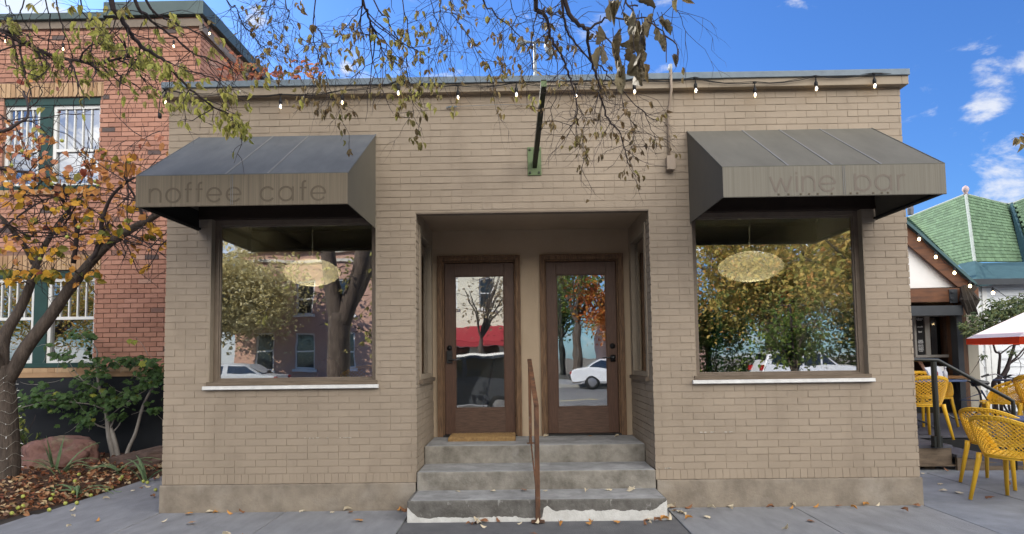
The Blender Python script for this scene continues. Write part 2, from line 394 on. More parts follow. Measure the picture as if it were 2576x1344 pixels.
# recess: side walls with tall windows, back wall, soffit
SW = (.24, 1.27, 1.04, 2.80)
m_curt = mat('pale_curtain', (.70,.72,.72), (.62,.64,.64), rough=.9)
for sx_, xx in ((1, RX0), (-1, RX1)):
    m = MB(); m.panel(.164, RY, FL-.2, RZ+.05, [SW], (xx,0,0), (0,1,0), (sx_,0,0), .14)
    m.bricks(-.004, RY, .385, 1.235, [], (xx,0,0), (0,1,0), (sx_,0,0), proud=.006)
    m.bricks(-.004, .20, 1.235, RZ, [], (xx,0,0), (0,1,0), (sx_,0,0), proud=.006)
    m.build('recess_side_wall', m_paint, B)
    m = MB(); s = sx_
    def fx(y0,y1,z0,z1,d0,d1): m.box(min(xx+s*d0,xx+s*d1), max(xx+s*d0,xx+s*d1), y0,y1,z0,z1)
    fx(SW[0]-.05, SW[0]+.03, SW[1], SW[3]+.05, -.05, .016); fx(SW[2]-.03, SW[2]+.05, SW[1], SW[3]+.05, -.05, .016)
    fx(SW[0]+.03, SW[2]-.03, SW[3]-.03, SW[3]+.05, -.05, .016); fx(SW[0]+.03, SW[2]-.03, SW[1], SW[1]+.05, -.05, .012)
    w = m.build('side_window', m_fascia, B); bev(w, .003)
    m = MB(); fx(SW[0]-.07, SW[2]+.06, SW[1]-.04, SW[1], -.02, .045); m.build('sill', m_oldwood, w)
    m = MB(); fx(SW[0]+.03, SW[2]-.03, SW[1]+.05, SW[3]-.03, -.032, -.028); m.build('pane', g_win, w)
    m = MB(); k_ = 26; y0_, y1_ = (SW[0]+.03, SW[2]-.04) if s == 1 else (SW[2]-.34, SW[2]-.04)
    P0 = [(xx - s*(.085+.018*math.sin(i*1.9)), y0_+(y1_-y0_)*i/k_) for i in range(k_+1)]
    vs = [(x,y,SW[1]+.03) for x,y in P0] + [(x,y,SW[3]-.02) for x,y in P0]
    m.add(vs, [(i,i+1,k_+2+i,k_+1+i) for i in range(k_)], .5); m.build('curtain', m_curt, w)
m = MB(); D1 = (-.955, .012); D2 = (.252, 1.222)
m.panel(RX0-.1, RX1+.1, FL, RZ+.08, [(D1[0]+.03, FL-.1, D1[1]-.03, 2.655), (D2[0]+.03, FL-.1, D2[1]-.03, 2.655)], (0,RY,0), (1,0,0), (0,-1,0), .13)
m.build('recess_back_wall', m_stucco, B)
m = MB(); m.box(RX0-.1, RX1+.1, .16, RY+.05, 2.992, 3.06); m.box(RX0, RX1, .10, .162, RZ-.004, 3.02); m.build('recess_ceiling', m_stucco, B)
m = MB(); m.box(RX0+.002, RX1-.002, .002, .10, RZ-.012, RZ+.0); m.build('steel_lintel', m_frame, B)
# doors
def door(D, flip):
    a, b = D; zb, zt = FL+.022, 2.684
    m = MB(); framebox(m, a, b, FL+.003, zt, RY-.026, RY+.07, .052, .052, 0, .052)
    framebox(m, a-.006, b+.006, FL+.003, zt+.006, RY-.040, RY-.0265, .020, .020, 0, .020)
    framebox(m, a+.052, b-.052, FL+.003, zt-.052, RY+.012, RY+.11, .016, .016, 0, .016)
    c = m.build('door_casing', m_casing, B); bev(c, .004)
    m = MB(); m.box(a+.05, b-.05, RY-.01, RY+.11, FL+.001, FL+.02); m.build('threshold', m_black, B)
    l, r = a+.070, b-.070; zt2 = zt-.071; y0, y1 = RY+.062, RY+.104
    gz0, gz1, gl, gr = .892, 2.462, l+.122, r-.118
    m = MB(); m.box(l, gl, y0, y1, zb, zt2); m.box(gr, r, y0, y1, zb, zt2); m.box(gl, gr, y0+.001, y1, gz1, zt2)
    framebox(m, gl, gr, gz0, gz1, y0+.008, y1-.004, .012, .012, .012, .012)
    d = m.build('door', m_door, B); bev(d, .003)
    m = MB(); m.box(gl, gr, y0+.001, y1, zb, gz0); m.box(gl+.0,gr-.0,y0-.003,y0+.001,gz0-.02,gz0-.004); m.build('bottom_rail', m_doorlow, d)
    m = MB(); m.box(gl+.010, gr-.010, y0+.016, y0+.021, gz0+.010, gz1-.010); m.build('pane', g_door, d)
    hx = (l+.055) if not flip else (r-.055); s = 1 if not flip else -1
    if not flip:
        m = MB(); m.box(hx-.034, hx+.034, y0-.024, y0-.001, 1.425, 1.575); m.box(hx-.024, hx+.024, y0-.030, y0-.024, 1.515, 1.562)
        m.tube([(hx, y0-.03, 1.468), (hx, y0-.062, 1.468), (hx+.05*s, y0-.070, 1.466), (hx+.125*s, y0-.066, 1.463)], [.012,.011,.010,.008], 8)
        o = m.build('handle', m_black, d); bev(o, .006)
    else:
        m = MB(); m.lathe([(.0,-.012),(.032,-.012),(.034,-.003),(.034,0)], (hx, y0-.001, 1.468), 18, axis='y'); m.lathe([(.034,-.004),(.034,.045)], (hx, y0-.008, 1.43), 4, axis='y') if False else None
        m.lathe([(0,-.075),(.022,-.073),(.027,-.06),(.022,-.045),(.011,-.036),(.011,-.01)], (hx, y0-.001, 1.468), 18, axis='y')
        m.tube([(hx, y0-.055, 1.47), (hx+.05*s, y0-.066, 1.468), (hx+.11*s, y0-.064, 1.466)], [.011,.009,.007], 8)
        m.box(hx-.028, hx+.028, y0-.010, y0-.001, 1.42, 1.50)
        m.build('handle', m_black, d, True)
    m = MB(); m.lathe([(0,-.020),(.012,-.020),(.013,-.012),(.030,-.010),(.033,-.004),(.033,0)], (hx, y0-.001, 1.605), 20, axis='y'); m.box(hx-.003,hx+.003,y0-.026,y0-.02,1.595,1.615)
    m.build('deadbolt', m_black, d, True)
door(D1, False); door(D2, True)
# interior rooms
m = MB()
m.box(X0+.2, X0+.24, .17, 4.6, FL, 3.2); m.box(-3.27, -.02, 4.4, 4.5, FL, 3.2); m.box(RX1-.85, RX1-.78, RY+.3, 6.2, FL, 3.2)
m.box(.5, 3.6, 6.2, 6.3, FL, 3.2)
m.panel(.17, 6.2, FL, 3.2, [SWH], (X1-.24,0,0), (0,1,0), (-1,0,0), .03)
m.box(-3.2,-1.20,.165,.19,FL,1.2); m.box(RX1+.18,3.5,.165,.19,FL,1.2)
m.build('interior_wall', m_inwall, B)
m = MB(); m.box(X0+.21, X1-.21, RY+.2, 8, 3.2, 3.25); m.box(X0+.21, RX0-.14, .17, RY+.2, 3.2, 3.25); m.box(RX1+.14, X1-.21, .17, RY+.2, 3.2, 3.25)
m.build('interior_ceiling', m_inceil, B)
m = MB(); m.box(X0+.21, X1-.21, RY+.14, 8, FL-.08, FL); m.box(X0+.21, RX0-.14, .17, RY+.14, FL-.08, FL); m.box(RX1+.14, X1-.21, .17, RY+.14, FL-.08, FL); m.build('interior_floor', m_infloor, B)
m = MB(); framebox(m, X0, X0+.1, 0, .1, 0, .1, .01,.01,.01,.01) if False else None
m.box(X0+.241, X0+.29, 1.3, 1.55, FL, 3.19); m.box(X0+.241,X0+.34,.171,4.39,2.95,3.19); m.box(-3.22,-.02,4.30,4.399,2.9,3.19)
m.build('interior_trim', m_inwall, B)
m = MB(); m.box(-.74,-.66,4.386,4.399,FL+.28,FL+.40); m.build('wall_outlet', m_white, B)
w = MB()
for (y0,y1,z0,z1) in ((SWH[0],SWH[0]+.06,SWH[1],SWH[3]),(SWH[2]-.06,SWH[2],SWH[1],SWH[3])): w.box(X1-.2,X1-.1,y0,y1,z0,z1)
w.box(X1-.2,X1-.1,SWH[0]+.06,SWH[2]-.06,SWH[1],SWH[1]+.06); w.box(X1-.2,X1-.1,SWH[0]+.06,SWH[2]-.06,SWH[3]-.06,SWH[3])
w = w.build('side_window', m_frame, B)
m = MB(); m.box(X1-.15, X1-.146, SWH[0]+.06, SWH[2]-.06, SWH[1]+.06, SWH[3]-.06); m.build('pane', glass('side_glass', .08, (.9,.92,.9), .05), w)

# ------------------------------------------------------------------ concrete steps
m_step = mat('step_concrete', (.31,.285,.245), (.115,.103,.085), scale=5.5, rough=.85, bump=.7, bscale=30, contrast=.42, stain=(.34,.325,.30), sscale=3, sth=(.56,.72), samt=.6)
m_step1 = mat('step_concrete_worn', (.19,.18,.165), (.07,.064,.056), scale=6.5, rough=.85, bump=.8, bscale=28, contrast=.42, stain=(.40,.39,.365), sscale=16, sth=(.60,.68), samt=.55, sstretch=(1,1,.6), detail=8)
S = thing('concrete_steps', 'three worn grey concrete steps up to the recessed doorway', 'steps')
def step(nm, x0,x1,y0,y1,z0,z1,mt):
    b = bmesh.new(); nx, ny, nz = 46, 9, 5
    m = MB(); m.box(x0,x1,y0,y1,z0,z1)
    o = m.build('step', mt, S); bev(o, .014, 3); return o
step('a', RX0-.01, RX1-.004, -.46, .06, -.03, .212, m_step1)
step('b', RX0+.009, RX1-.009, -.03, .50, .0, .388, m_step)
step('c', RX0+.008, RX1-.008, .45, RY+.16, .0, FL, m_step)
m_tread = mat('worn_tread', (.37,.37,.37), (.20,.20,.20), scale=4.5, rough=.85, bump=.5, bscale=40, contrast=.4, stain=(.45,.45,.46), sscale=3.5, sth=(.55,.7), samt=.6)
for (y0_, y1_, z_) in ((-.45, -.034, .212), (-.02, .446, .388), (.46, RY-.03, FL)):
    m = MB(); m.box(RX0+.02, RX1-.02, y0_, y1_, z_-.01, z_+.003); bev(m.build('tread', m_tread, S), .0025)
m = MB(); rs_ = random.Random(8); n_ = 150; pv = []
for i in range(n_+1):
    x_ = RX0-.008+(RX1-RX0+.002)*i/n_; u_ = i/n_
    h_ = .035 + .018*noise.noise((x_*9,0,1)) + .010*noise.noise((x_*31,2,0))
    if u_ > .52: h_ += .050 + .02*noise.noise((x_*6,5,5)) + (.05*max(0,1-abs(u_-.54)/.035))
    if u_ > .95: h_ += .07*(u_-.95)/.05 + .02*noise.noise((x_*60,1,1))
    if u_ < .04: h_ += .09*(1-u_/.04)
    if .33 < u_ < .42: h_ += .03*max(0,noise.noise((x_*25,9,9)))
    if .42 < u_ < .515: h_ *= .75
    pv.append((x_, max(.008, h_)))
vs = []
for x_, h_ in pv: vs += [(x_,-.4635,.0),(x_,-.4635,.026+h_),(x_,-.4585,.0),(x_,-.4585,.026+h_)]
fs = []
for i in range(n_): a_ = i*4; fs += [(a_,a_+4,a_+5,a_+1),(a_+1,a_+5,a_+7,a_+3)]
fs += [(0,1,3,2),(n_*4,n_*4+2,n_*4+3,n_*4+1)]
m.add(vs, fs, .5); m.build('white_coating', mat('flaking_white_coating', (.68,.67,.64), (.50,.49,.46), scale=12, rough=.9, bump=.5, bscale=60), S)

# ------------------------------------------------------------------ handrail
m_rust = mat('rusty_iron', (.19,.085,.042), (.05,.032,.024), scale=14, rough=.75, bump=.5, bscale=90, contrast=.4, stretch=(1,1,.35), stain=(.16,.15,.14), sscale=8, sth=(.58,.7))
H = thing('iron_handrail', 'rusty flat iron handrail standing in the middle of the concrete steps', 'handrail')
hx = .142
m = MB(); m.box(hx-.022, hx+.022, -.515, -.480, .02, 1.045); m.box(hx-.06, hx+.06, -.56,-.44,.028,.036); bev(m.build('post', m_rust, H), .004)
hb = at(1333, 1000, .576).x
m = MB(); m.box(hb-.016, hb+.016, .56, .592, FL-.005, 1.44); m.box(hb-.04,hb+.04,.53,.62,FL,FL+.008); bev(m.build('post', m_rust, H), .004)
m = MB(); m.bar((hx, -.52, 1.05), (hb, .55, 1.46), .044, .016); m.bar((hb, .54, 1.457), (hb, .70, 1.457), .036, .014); m.build('top_rail', m_rust, H)
m = MB(); m.bar((hx-.005, -.49, .24), (hb-.004, .565, .66), .012, .022); m.build('lower_rail', m_rust, H)
# ------------------------------------------------------------------ doormat
m_coir = mat('coir', (.42,.27,.12), (.24,.145,.06), scale=38, rough=.95, bump=1, bscale=220, contrast=.5, stain=(.20,.12,.06), sscale=5, sth=(.52,.62))
m = MB(); cx0, cx1, cy0, cy1 = -.80, -.06, .78, 1.17
nx, ny = 74, 40
vs = []; 
for j in range(ny+1):
    for i in range(nx+1):
        e = min(i, nx-i, j*1.0, ny-j)
        h = .050 - (.014 if e < 1 else 0) + RNG.uniform(-.003,.003)
        vs.append((cx0+(cx1-cx0)*i/nx+RNG.uniform(-.002,.002), cy0+(cy1-cy0)*j/ny+RNG.uniform(-.003,.003), FL+h))
fs = [(j*(nx+1)+i, j*(nx+1)+i+1, (j+1)*(nx+1)+i+1, (j+1)*(nx+1)+i) for j in range(ny) for i in range(nx)]
k = len(vs); rim = [j for j in range(nx+1)] + [j*(nx+1)+nx for j in range(1,ny+1)] + [ny*(nx+1)+i for i in range(nx-1,-1,-1)] + [j*(nx+1) for j in range(ny-1,0,-1)]
vs += [(vs[i][0]+RNG.uniform(-.003,.003), vs[i][1]+RNG.uniform(-.003,.003), FL+.001) for i in rim]
for q in range(len(rim)): fs.append((rim[q], k+q, k+(q+1)%len(rim), rim[(q+1)%len(rim)]))
m.add(vs, fs, .5); tag(m.build('doormat', m_coir), 'shaggy tan coir doormat lying in front of the left door', 'doormat')

# ------------------------------------------------------------------ awnings
def cloth(name, c1, c2, **k): return mat(name, c1, c2, rough=.85, **k)
m_aw1 = cloth('awning_canvas_blue_grey', (.135,.142,.150), (.088,.094,.102), scale=3, stretch=(1.6,.6,.6), bump=.1, bscale=300, stain=(.17,.17,.17), sscale=2.5, sth=(.55,.75), samt=.45)
m_aw2 = cloth('awning_canvas_grey', (.142,.134,.114), (.108,.102,.086), scale=3, stretch=(1.6,.6,.6), bump=.1, bscale=300)
m_awe = cloth('awning_end_canvas', (.130,.116,.088), (.108,.096,.074), scale=2.5, bump=.1, bscale=300)
m_val1 = cloth('awning_valance_streaked', (.22,.182,.132), (.115,.094,.070), scale=9, stretch=(13,1,.10), contrast=.55, bump=.1, bscale=200)
m_val2 = cloth('awning_valance_faded', (.215,.20,.165), (.14,.128,.105), scale=9, stretch=(13,1,.10), contrast=.55, bump=.1, bscale=200)
m_ghost1 = cloth('letter_ghost_dark', (.132,.106,.076), (.098,.079,.058), scale=9, stretch=(7,1,.15))
m_counter = cloth('letter_counter_clean', (.165,.145,.105), (.15,.132,.095), scale=9)
m_ghost2 = cloth('letter_ghost_rose', (.172,.146,.124), (.145,.122,.103), scale=9, stretch=(7,1,.15))
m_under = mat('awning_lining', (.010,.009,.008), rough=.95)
m_seam = cloth('awning_seam', (.20,.20,.20), (.16,.16,.16), scale=9)
def awning(name, label, xa, xb, zt, zb, zv, Yf, mtop, mval, seams, vseam):
    A = thing(name, label, 'awning')
    t = .008; yw = -.012
    m = MB(); m.slab([(xa,Yf,zv),(xb,Yf,zv),(xb,yw,zt),(xa,yw,zt)], t)
    # slight sag between ribs is left flat; piping along the edges
    m.tube([(xa,yw,zt),(xa,Yf,zv),(xb,Yf,zv),(xb,yw,zt)], .007, 6)
    c = m.build('canopy', mtop, A)
    m = MB()
    for s0 in seams:
        x = xa+(xb-xa)*s0; m.slab([(x-.008,Yf-.001,zv+.005),(x+.008,Yf-.001,zv+.005),(x+.008,yw,zt+.004),(x-.008,yw,zt+.004)], .003)
    m.build('seam', m_seam, c)
    m = MB(); m.box(xa,xb,Yf-t,Yf,zb,zv-.004); m.tube([(xa,Yf-.002,zb),(xb,Yf-.002,zb)], .008, 6); v = m.build('valance', mval, A)
    m = MB(); x = xa+(xb-xa)*vseam; m.box(x-.010,x-.006,Yf-t-.003,Yf-t,zb,zv-.006); m.box(x+.004,x+.008,Yf-t-.003,Yf-t,zb,zv-.006); m.build('seam', m_seam, v)
    for x, s in ((xa, 1), (xb-t, -1)):
        m = MB(); m.prismx([(Yf,zb),(yw,zb),(yw,zt-.004),(Yf,zv-.004)], x, x+t); m.build('end_panel', m_awe, A)
    m = MB()
    for x in (xa+.02, xb-.02):
        m.tube([(x,yw,zt-.03),(x,Yf+.02,zv-.03),(x,Yf+.02,zb+.02),(x,yw,zb+.02)], .012, 6)
    m.tube([(xa+.02,Yf+.02,zb+.02),(xb-.02,Yf+.02,zb+.02)], .012, 6); m.tube([(xa+.02,Yf+.02,zv-.03),(xb-.02,Yf+.02,zv-.03)], .012, 6)
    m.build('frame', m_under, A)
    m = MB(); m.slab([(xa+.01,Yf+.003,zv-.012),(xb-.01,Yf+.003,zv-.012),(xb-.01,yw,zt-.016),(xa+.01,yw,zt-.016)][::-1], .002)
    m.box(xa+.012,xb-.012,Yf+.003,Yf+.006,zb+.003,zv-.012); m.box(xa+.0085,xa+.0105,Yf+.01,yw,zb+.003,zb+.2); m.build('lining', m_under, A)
    return A, v
A1, V1 = awning('fabric_awning', 'dark blue grey fabric awning with ghost lettering over the left window', -3.19, -1.415, 3.735, 2.785, 3.045, -1.04, m_aw1, m_val1, (.42,.62), .455)
A2, V2 = awning('fabric_awning', 'faded grey fabric awning reading wine bar over the right window', 1.70, 3.53, 3.712, 2.788, 3.038, -1.04, m_aw2, m_val2, (.30,.50,.72), .545)
# dark timber head over the windows, under the awnings
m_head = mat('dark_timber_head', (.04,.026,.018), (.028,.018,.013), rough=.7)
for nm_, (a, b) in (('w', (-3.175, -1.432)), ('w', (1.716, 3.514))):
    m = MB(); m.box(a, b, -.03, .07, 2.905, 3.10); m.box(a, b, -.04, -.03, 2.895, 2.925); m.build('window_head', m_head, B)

# letters: single-storey round letter strokes as thin strips of differently aged cloth
def stroke(mb, pts, w, y_, t=.0010):
    for i in range(len(pts)-1):
        (x0,z0),(x1,z1) = pts[i], pts[i+1]; d = math.hypot(x1-x0,z1-z0) or 1e-6
        nx_, nz_ = -(z1-z0)/d*w/2, (x1-x0)/d*w/2; ex, ez = (x1-x0)/d*w*.12, (z1-z0)/d*w*.12
        y = y_ - .00012*(i % 4); a = (x0+nx_-ex,y,z0+nz_-ez); b = (x0-nx_-ex,y,z0-nz_-ez); c = (x1-nx_+ex,y,z1-nz_+ez); e = (x1+nx_+ex,y,z1+nz_+ez)
        mb.add([a,b,c,e,(a[0],y+t,a[2]),(b[0],y+t,b[2]),(c[0],y+t,c[2]),(e[0],y+t,e[2])], MB.BF, .5)
def arc(cx, cz, r, a0, a1, n=18): return [(cx+r*math.cos(math.radians(a0+(a1-a0)*i/n)), cz+r*math.sin(math.radians(a0+(a1-a0)*i/n))) for i in range(n+1)]
def glyph(mb, ch, x, z, h, w, y, disc=None):    # h = x height; returns the advance
    r = h/2*.98; y2 = y
    if ch == 'o': stroke(mb, arc(x+r,z+r,r,0,360,28), w, y); cc=(x+r,z+r); adv = 2*r
    elif ch == 'a': stroke(mb, arc(x+r,z+r,r,0,360,28), w, y); stroke(mb, [(x+2*r,z),(x+2*r,z+2*r)], w, y-.0002); adv = 2*r+w
    elif ch == 'b': stroke(mb, arc(x+r,z+r,r,0,360,28), w, y); stroke(mb, [(x,z),(x,z+2*r*1.12)], w, y-.0002); adv = 2*r
    elif ch == 'c': stroke(mb, arc(x+r,z+r,r,38,322,24), w, y); adv = 2*r*.92
    elif ch == 'e': stroke(mb, arc(x+r,z+r,r,0,325,26), w, y); stroke(mb, [(x,z+r),(x+2*r,z+r)], w*.8, y-.0002); adv = 2*r
    elif ch == 'n': q = r*.78; stroke(mb, [(x,z),(x,z+2*r)], w, y); stroke(mb, arc(x+q,z+2*r-q,q,180,0,16)+[(x+2*q,z)], w, y-.0002); adv = 2*q
    elif ch == 'r': q = r*.7; stroke(mb, [(x,z),(x,z+2*r)], w, y); stroke(mb, arc(x+q,z+2*r-q,q,180,70,10), w, y-.0002); adv = q*1.4
    elif ch == 'i': stroke(mb, [(x,z),(x,z+2*r)], w, y); stroke(mb, [(x,z+2*r+w*1.2),(x,z+2*r+w*2.2)], w, y); adv = w*.3
    elif ch == 'f': q = r*.5; stroke(mb, [(x+q*.6,z),(x+q*.6,z+2.4*r)]+arc(x+q*1.4,z+2.4*r,q*.8,180,80,8), w, y); stroke(mb, [(x-.2*q,z+1.85*r),(x+1.7*q,z+1.85*r)], w*.8, y-.0002); adv = q*1.5
    elif ch == 'w': d = h*.34; stroke(mb, [(x,z+2*r),(x+d,z),(x+2*d,z+1.8*r),(x+3*d,z),(x+4*d,z+2*r)], w, y); adv = 4*d
    else: adv = h*.62
    return adv
def word(txt, xa, xb, z, h, w, par, mt, y):
    gap = 0
    t = MB(); tot = sum(glyph(t, c, 0, 0, h, w, 0) for c in txt); gap = (xb-xa-tot)/(len(txt)-1)
    mb = MB(); x = xa
    for c in txt: x += glyph(mb, c, x, z, h, w, y) + gap
    return mb.build('lettering', mt, par)
word('noffee cafe', -3.07, -1.60, 2.815, .118, .017, V1, m_ghost1, -1.0494)
word('wine bar', 2.09, 3.20, 2.822, .128, .017, V2, m_ghost2, -1.0494)
m = MB()
for x in (2.155,2.235,2.335,2.405,2.475,2.59,2.745,2.80,2.93,3.0,3.05): m.box(x-.007,x+.007,-1.0535,-1.048,2.795,2.806)
m.build('drip_marks', m_ghost1, V2)

# ------------------------------------------------------------------ string of lamps along the fascia
L = thing('string_lights', 'black cable with small clear bulbs strung along the fascia of the tan storefront', 'string lights')
m_cable = mat('black_rubber', (.012,.012,.013), rough=.6)
m_bulb = mat('lit_filament', (.9,.8,.6), emit=((1,.72,.36), 7))
m_bglass = glass('bulb_glass', .12, (.98,.95,.88), 0)
BP = [(416,250),(564,262),(706,262),(861,252),(1002,228),(1152,240),(1299,232),(1449,237),(1596,225),(1750,222),(1899,233),(2053,217),(2200,210)]
nodes = []
for px, py in BP:
    p = at(px, py, -.118); nodes.append(p)
cpts = [at(398, 290, -.10), at(404, 240, -.10)]
for i, p in enumerate(nodes):
    top = p + V((0,0,.098)); cpts.append(top)
    if i < len(nodes)-1:
        q = nodes[i+1]+V((0,0,.098))
        for t_ in (.25,.5,.75): cpts.append(top.lerp(q,t_) + V((0,.012,-.022*math.sin(PI*t_))))
cpts.append(nodes[-1]+V((.3,.03,.105)))
m = MB(); m.tube(cpts, .0045, 5); m.tube([c+V((0,.006,.012+.006*math.sin(i*1.7))) for i,c in enumerate(cpts)], .003, 4); m.build('cable', m_cable, L)
for i, p in enumerate(nodes):
    m = MB(); m.lathe([(.0,.075),(.006,.075),(.008,.05),(.012,.045),(.017,.036),(.018,.012),(.015,.002),(0,.002)], p, 10); m.tube([p+V((0,0,.072)), p+V((0,0,.1))], .004, 5); m.box(p.x-.018,p.x+.018,p.y-.008,p.y+.008,p.z+.092,p.z+.104)
    s_ = m.build('lamp_socket', m_cable, L, True)
    m = MB(); m.lathe([(.010,.0),(.013,-.008),(.019,-.024),(.019,-.034),(.013,-.05),(.004,-.058),(0,-.059)], p, 12); m.build('bulb', m_bglass, s_, True)
    m = MB(); m.lathe([(0,-.008),(.004,-.010),(.0075,-.022),(.0075,-.036),(.003,-.045),(0,-.046)], p, 8); m.build('filament', m_bulb, s_, True)
p = at(402, 290, -.10); m = MB(); m.lathe([(.0,.02),(.012,.02),(.018,.0),(.017,-.03),(0,-.032)], p, 8); m.build('lamp_socket', m_cable, L, True)

# ------------------------------------------------------------------ sign bracket, conduit, wire anchor
m_green = mat('green_painted_steel', (.125,.175,.075), (.095,.135,.055), scale=9, rough=.45)
m_dkgreen = mat('dark_green_steel', (.035,.042,.024), (.022,.026,.016), scale=9, rough=.4)
K = thing('sign_bracket', 'empty green steel sign bracket sticking out of the wall above the doorway', 'sign bracket')
m = MB(); m.box(.105,.242,-.018,-.006,3.292,3.578); bev(m.build('plate', m_green, K), .003)
for bx in (.128,.218):
    for bz in (3.318,3.552):
        m = MB(); m.lathe([(0,-.014),(.011,-.013),(.012,0)], (bx,-.018,bz), 8, axis='y'); m.build('bolt', m_dkgreen, K)
m = MB(); m.box(.155,.195,-1.15,-.018,3.345,3.352); m.box(.155,.195,-1.15,-.018,3.42,3.427); m.box(.171,.179,-1.15,-.018,3.352,3.42)
ex = at(1364, 222, -1.2); sx_ = (ex.x-.175)
m = MB()
# the arm rises outwards from the plate
a0 = V((.175,-.018,3.37)); a1 = V((.228,-1.15,3.70))
m.bar(a0, a1, .044, .010); 
m.bar(a0+V((0,0,.058)), a1+V((0,0,.058)), .044, .010); m.bar(a0+V((-.019,0,.029)), a1+V((-.019,0,.029)), .007, .05); m.bar(a0+V((.019,0,.029)), a1+V((.019,0,.029)), .007, .05)
m.build('arm', m_dkgreen, K)
m = MB(); m.bar(a1+V((0,.0,.029)), a1+V((0,-.006,.031)), .046, .072); m.build('end_cap', m_green, K)
m_cond = mat('painted_conduit', (.33,.262,.20), (.27,.21,.16), scale=9, rough=.5)
m_pale = mat('pale_plastic', (.40,.42,.42), rough=.5)
C_ = thing('electrical_conduit', 'tan painted conduit pipe running down the wall to a square junction box', 'conduit')
m = MB(); m.tube([(1.532,-.105,4.30),(1.532,-.105,4.10),(1.520,-.075,4.0),(1.512,-.026,3.9),(1.512,-.026,3.44)], .0135, 10)
m.box(1.490,1.534,-.02,-.008,3.78,3.80); m.build('pipe', m_cond, C_, True)
m = MB(); m.box(1.478,1.556,-.078,-.007,3.315,3.447); m.box(1.474,1.560,-.084,-.078,3.311,3.451); bev(m.build('junction_box', m_cond, C_), .004)
m = MB(); m.tube([(1.532,-.10,4.28),(1.532,-.10,4.36)], .018, 8); m.box(1.44,1.52,-.02,.02,4.276,4.30); m.tube([(1.53,-.1,4.35),(1.545,.02,4.37)], .016, 8); m.build('weather_head', m_pale, C_, True)
T_ = thing('wire_anchor', 'small silver turnbuckle holding a thin wire on the brick wall below the bulbs', 'wire anchor')
p0 = at(1122, 270, -.03); p1 = at(1150, 268, -.03); p2 = at(1330, 262, -.03)
m = MB(); m.tube([p0+V((.01,.03,-.012)), p0+V((.01,0,0)), p0, p0.lerp(p1,.15)], .004, 6); m.tube([p0.lerp(p1,.15), p0.lerp(p1,.25), p0.lerp(p1,.85), p1], [.004,.009,.009,.004], 8); m.build('turnbuckle', m_galv, T_, True)
m = MB(); m.tube([p1, p1.lerp(p2,.5)+V((0,0,.004)), p2], .002, 4); m.build('wire', m_galv, T_)

# ------------------------------------------------------------------ things inside, seen through the panes
m_shade = mat('paper_lamp_shade', (.76,.70,.54), (.72,.66,.50), scale=2, rough=.8, trans=.35, emit=((1,.84,.55), .05))
def pendant(x, y, z, label, sc_=1):
    P = thing('pendant_lamp', label, 'lamp', 'saucer pendant lamps inside', (x,y,z))
    pr = [(.05,.155),(.10,.15),(.20,.118),(.28,.065),(.31,.01),(.30,-.03),(.25,-.08),(.16,-.125),(.08,-.145)]
    m = MB(); n = 40; vs = []; fs = []
    for r_, h_ in pr:
        for k in range(n):
            t_ = 2*PI*k/n; rr = (r_ + (.013 if k % 2 else 0))*sc_; vs.append((rr*math.cos(t_), rr*math.sin(t_), h_*sc_))
    for i in range(len(pr)-1):
        for k in range(n): fs.append((i*n+k,i*n+(k+1)%n,(i+1)*n+(k+1)%n,(i+1)*n+k))
    m.add(vs, fs, .5); s_ = m.build('lamp_shade', m_shade, P, True)
    pl_ = bpy.data.lights.new('lamp_bulb', 'POINT'); pl_.energy = 3.2; pl_.color = (1,.90,.72); pl_.shadow_soft_size = .08; po = bpy.data.objects.new('lamp_bulb', pl_); col.objects.link(po); po.parent = P; po.location = (0,0,.0)
    m = MB(); m.tube([(0,0,.15),(0,0,3.19-z)], .005, 6); m.build('cord', m_white, P)
    m = MB(); m.lathe([(0,3.165-z),(.075,3.165-z),(.075,3.2-z)], (0,0,0), 20); m.build('ceiling_cap', m_frame, P)
q = at(785, 687, 1.05); pendant(q.x, q.y, q.z, 'pale saucer shaped pendant lamp hanging behind the left shop window')
q = at(1888, 672, 1.25); pendant(q.x, q.y, q.z, 'amber saucer shaped pendant lamp hanging behind the right shop window', 1.15)
m_ladder = mat('green_fibreglass', (.02,.16,.10), rough=.5)
LD = thing('step_ladder', 'green stepladder standing inside behind the right shop window', 'ladder')
q = at(1850, 900, 1.6); lx = q.x
for s_, yy in ((1,1.35),(-1,2.1)):
    for dx in (-.26,.26):
        m = MB(); m.bar((lx+dx*.6,1.72+.02*s_*-1,2.25), (lx+dx,yy,FL), .03, .07, (1,0,0)); m.build('rail', m_ladder, LD)
for k in range(1,6):
    z_ = FL+.29*k; f_ = k*.29/1.68; m = MB(); m.box(lx-.26+.1*f_, lx+.26-.1*f_, 1.33+.36*f_, 1.41+.36*f_, z_-.015, z_+.015); m.build('tread', m_ladder, LD)
m = MB(); m.box(lx-.2,lx+.2,1.6,1.8,2.24,2.29); m.build('top_cap', m_ladder, LD)
BR = thing('broom', 'black broom leaning against the white wall inside the left door', 'broom')
b0 = at(1222, 1003, 4.1); b1 = at(1246, 888, 4.36)
m = MB(); m.tube([b0, b1], .013, 6); m.build('handle', m_black, BR)
m = MB(); m.prism([(b0.x-.06,FL+.005),(b0.x+.06,FL+.005),(b0.x+.03,b0.z+.03),(b0.x-.03,b0.z+.03)], b0.y-.02, b0.y+.03); m.build('bristles', m_black, BR)
m = MB(); m.lathe([(.0,.0),(.12,.02),(.10,.06),(.05,.075),(0,.08)], (-.2,3.5,FL), 9); m.lathe([(.0,.0),(.09,.02),(.06,.05),(0,.06)], (-.02,3.45,FL), 9); tag(m.build('dropped_cloth', m_black), 'crumpled dark cloth on the floor inside the left door', 'cloth')
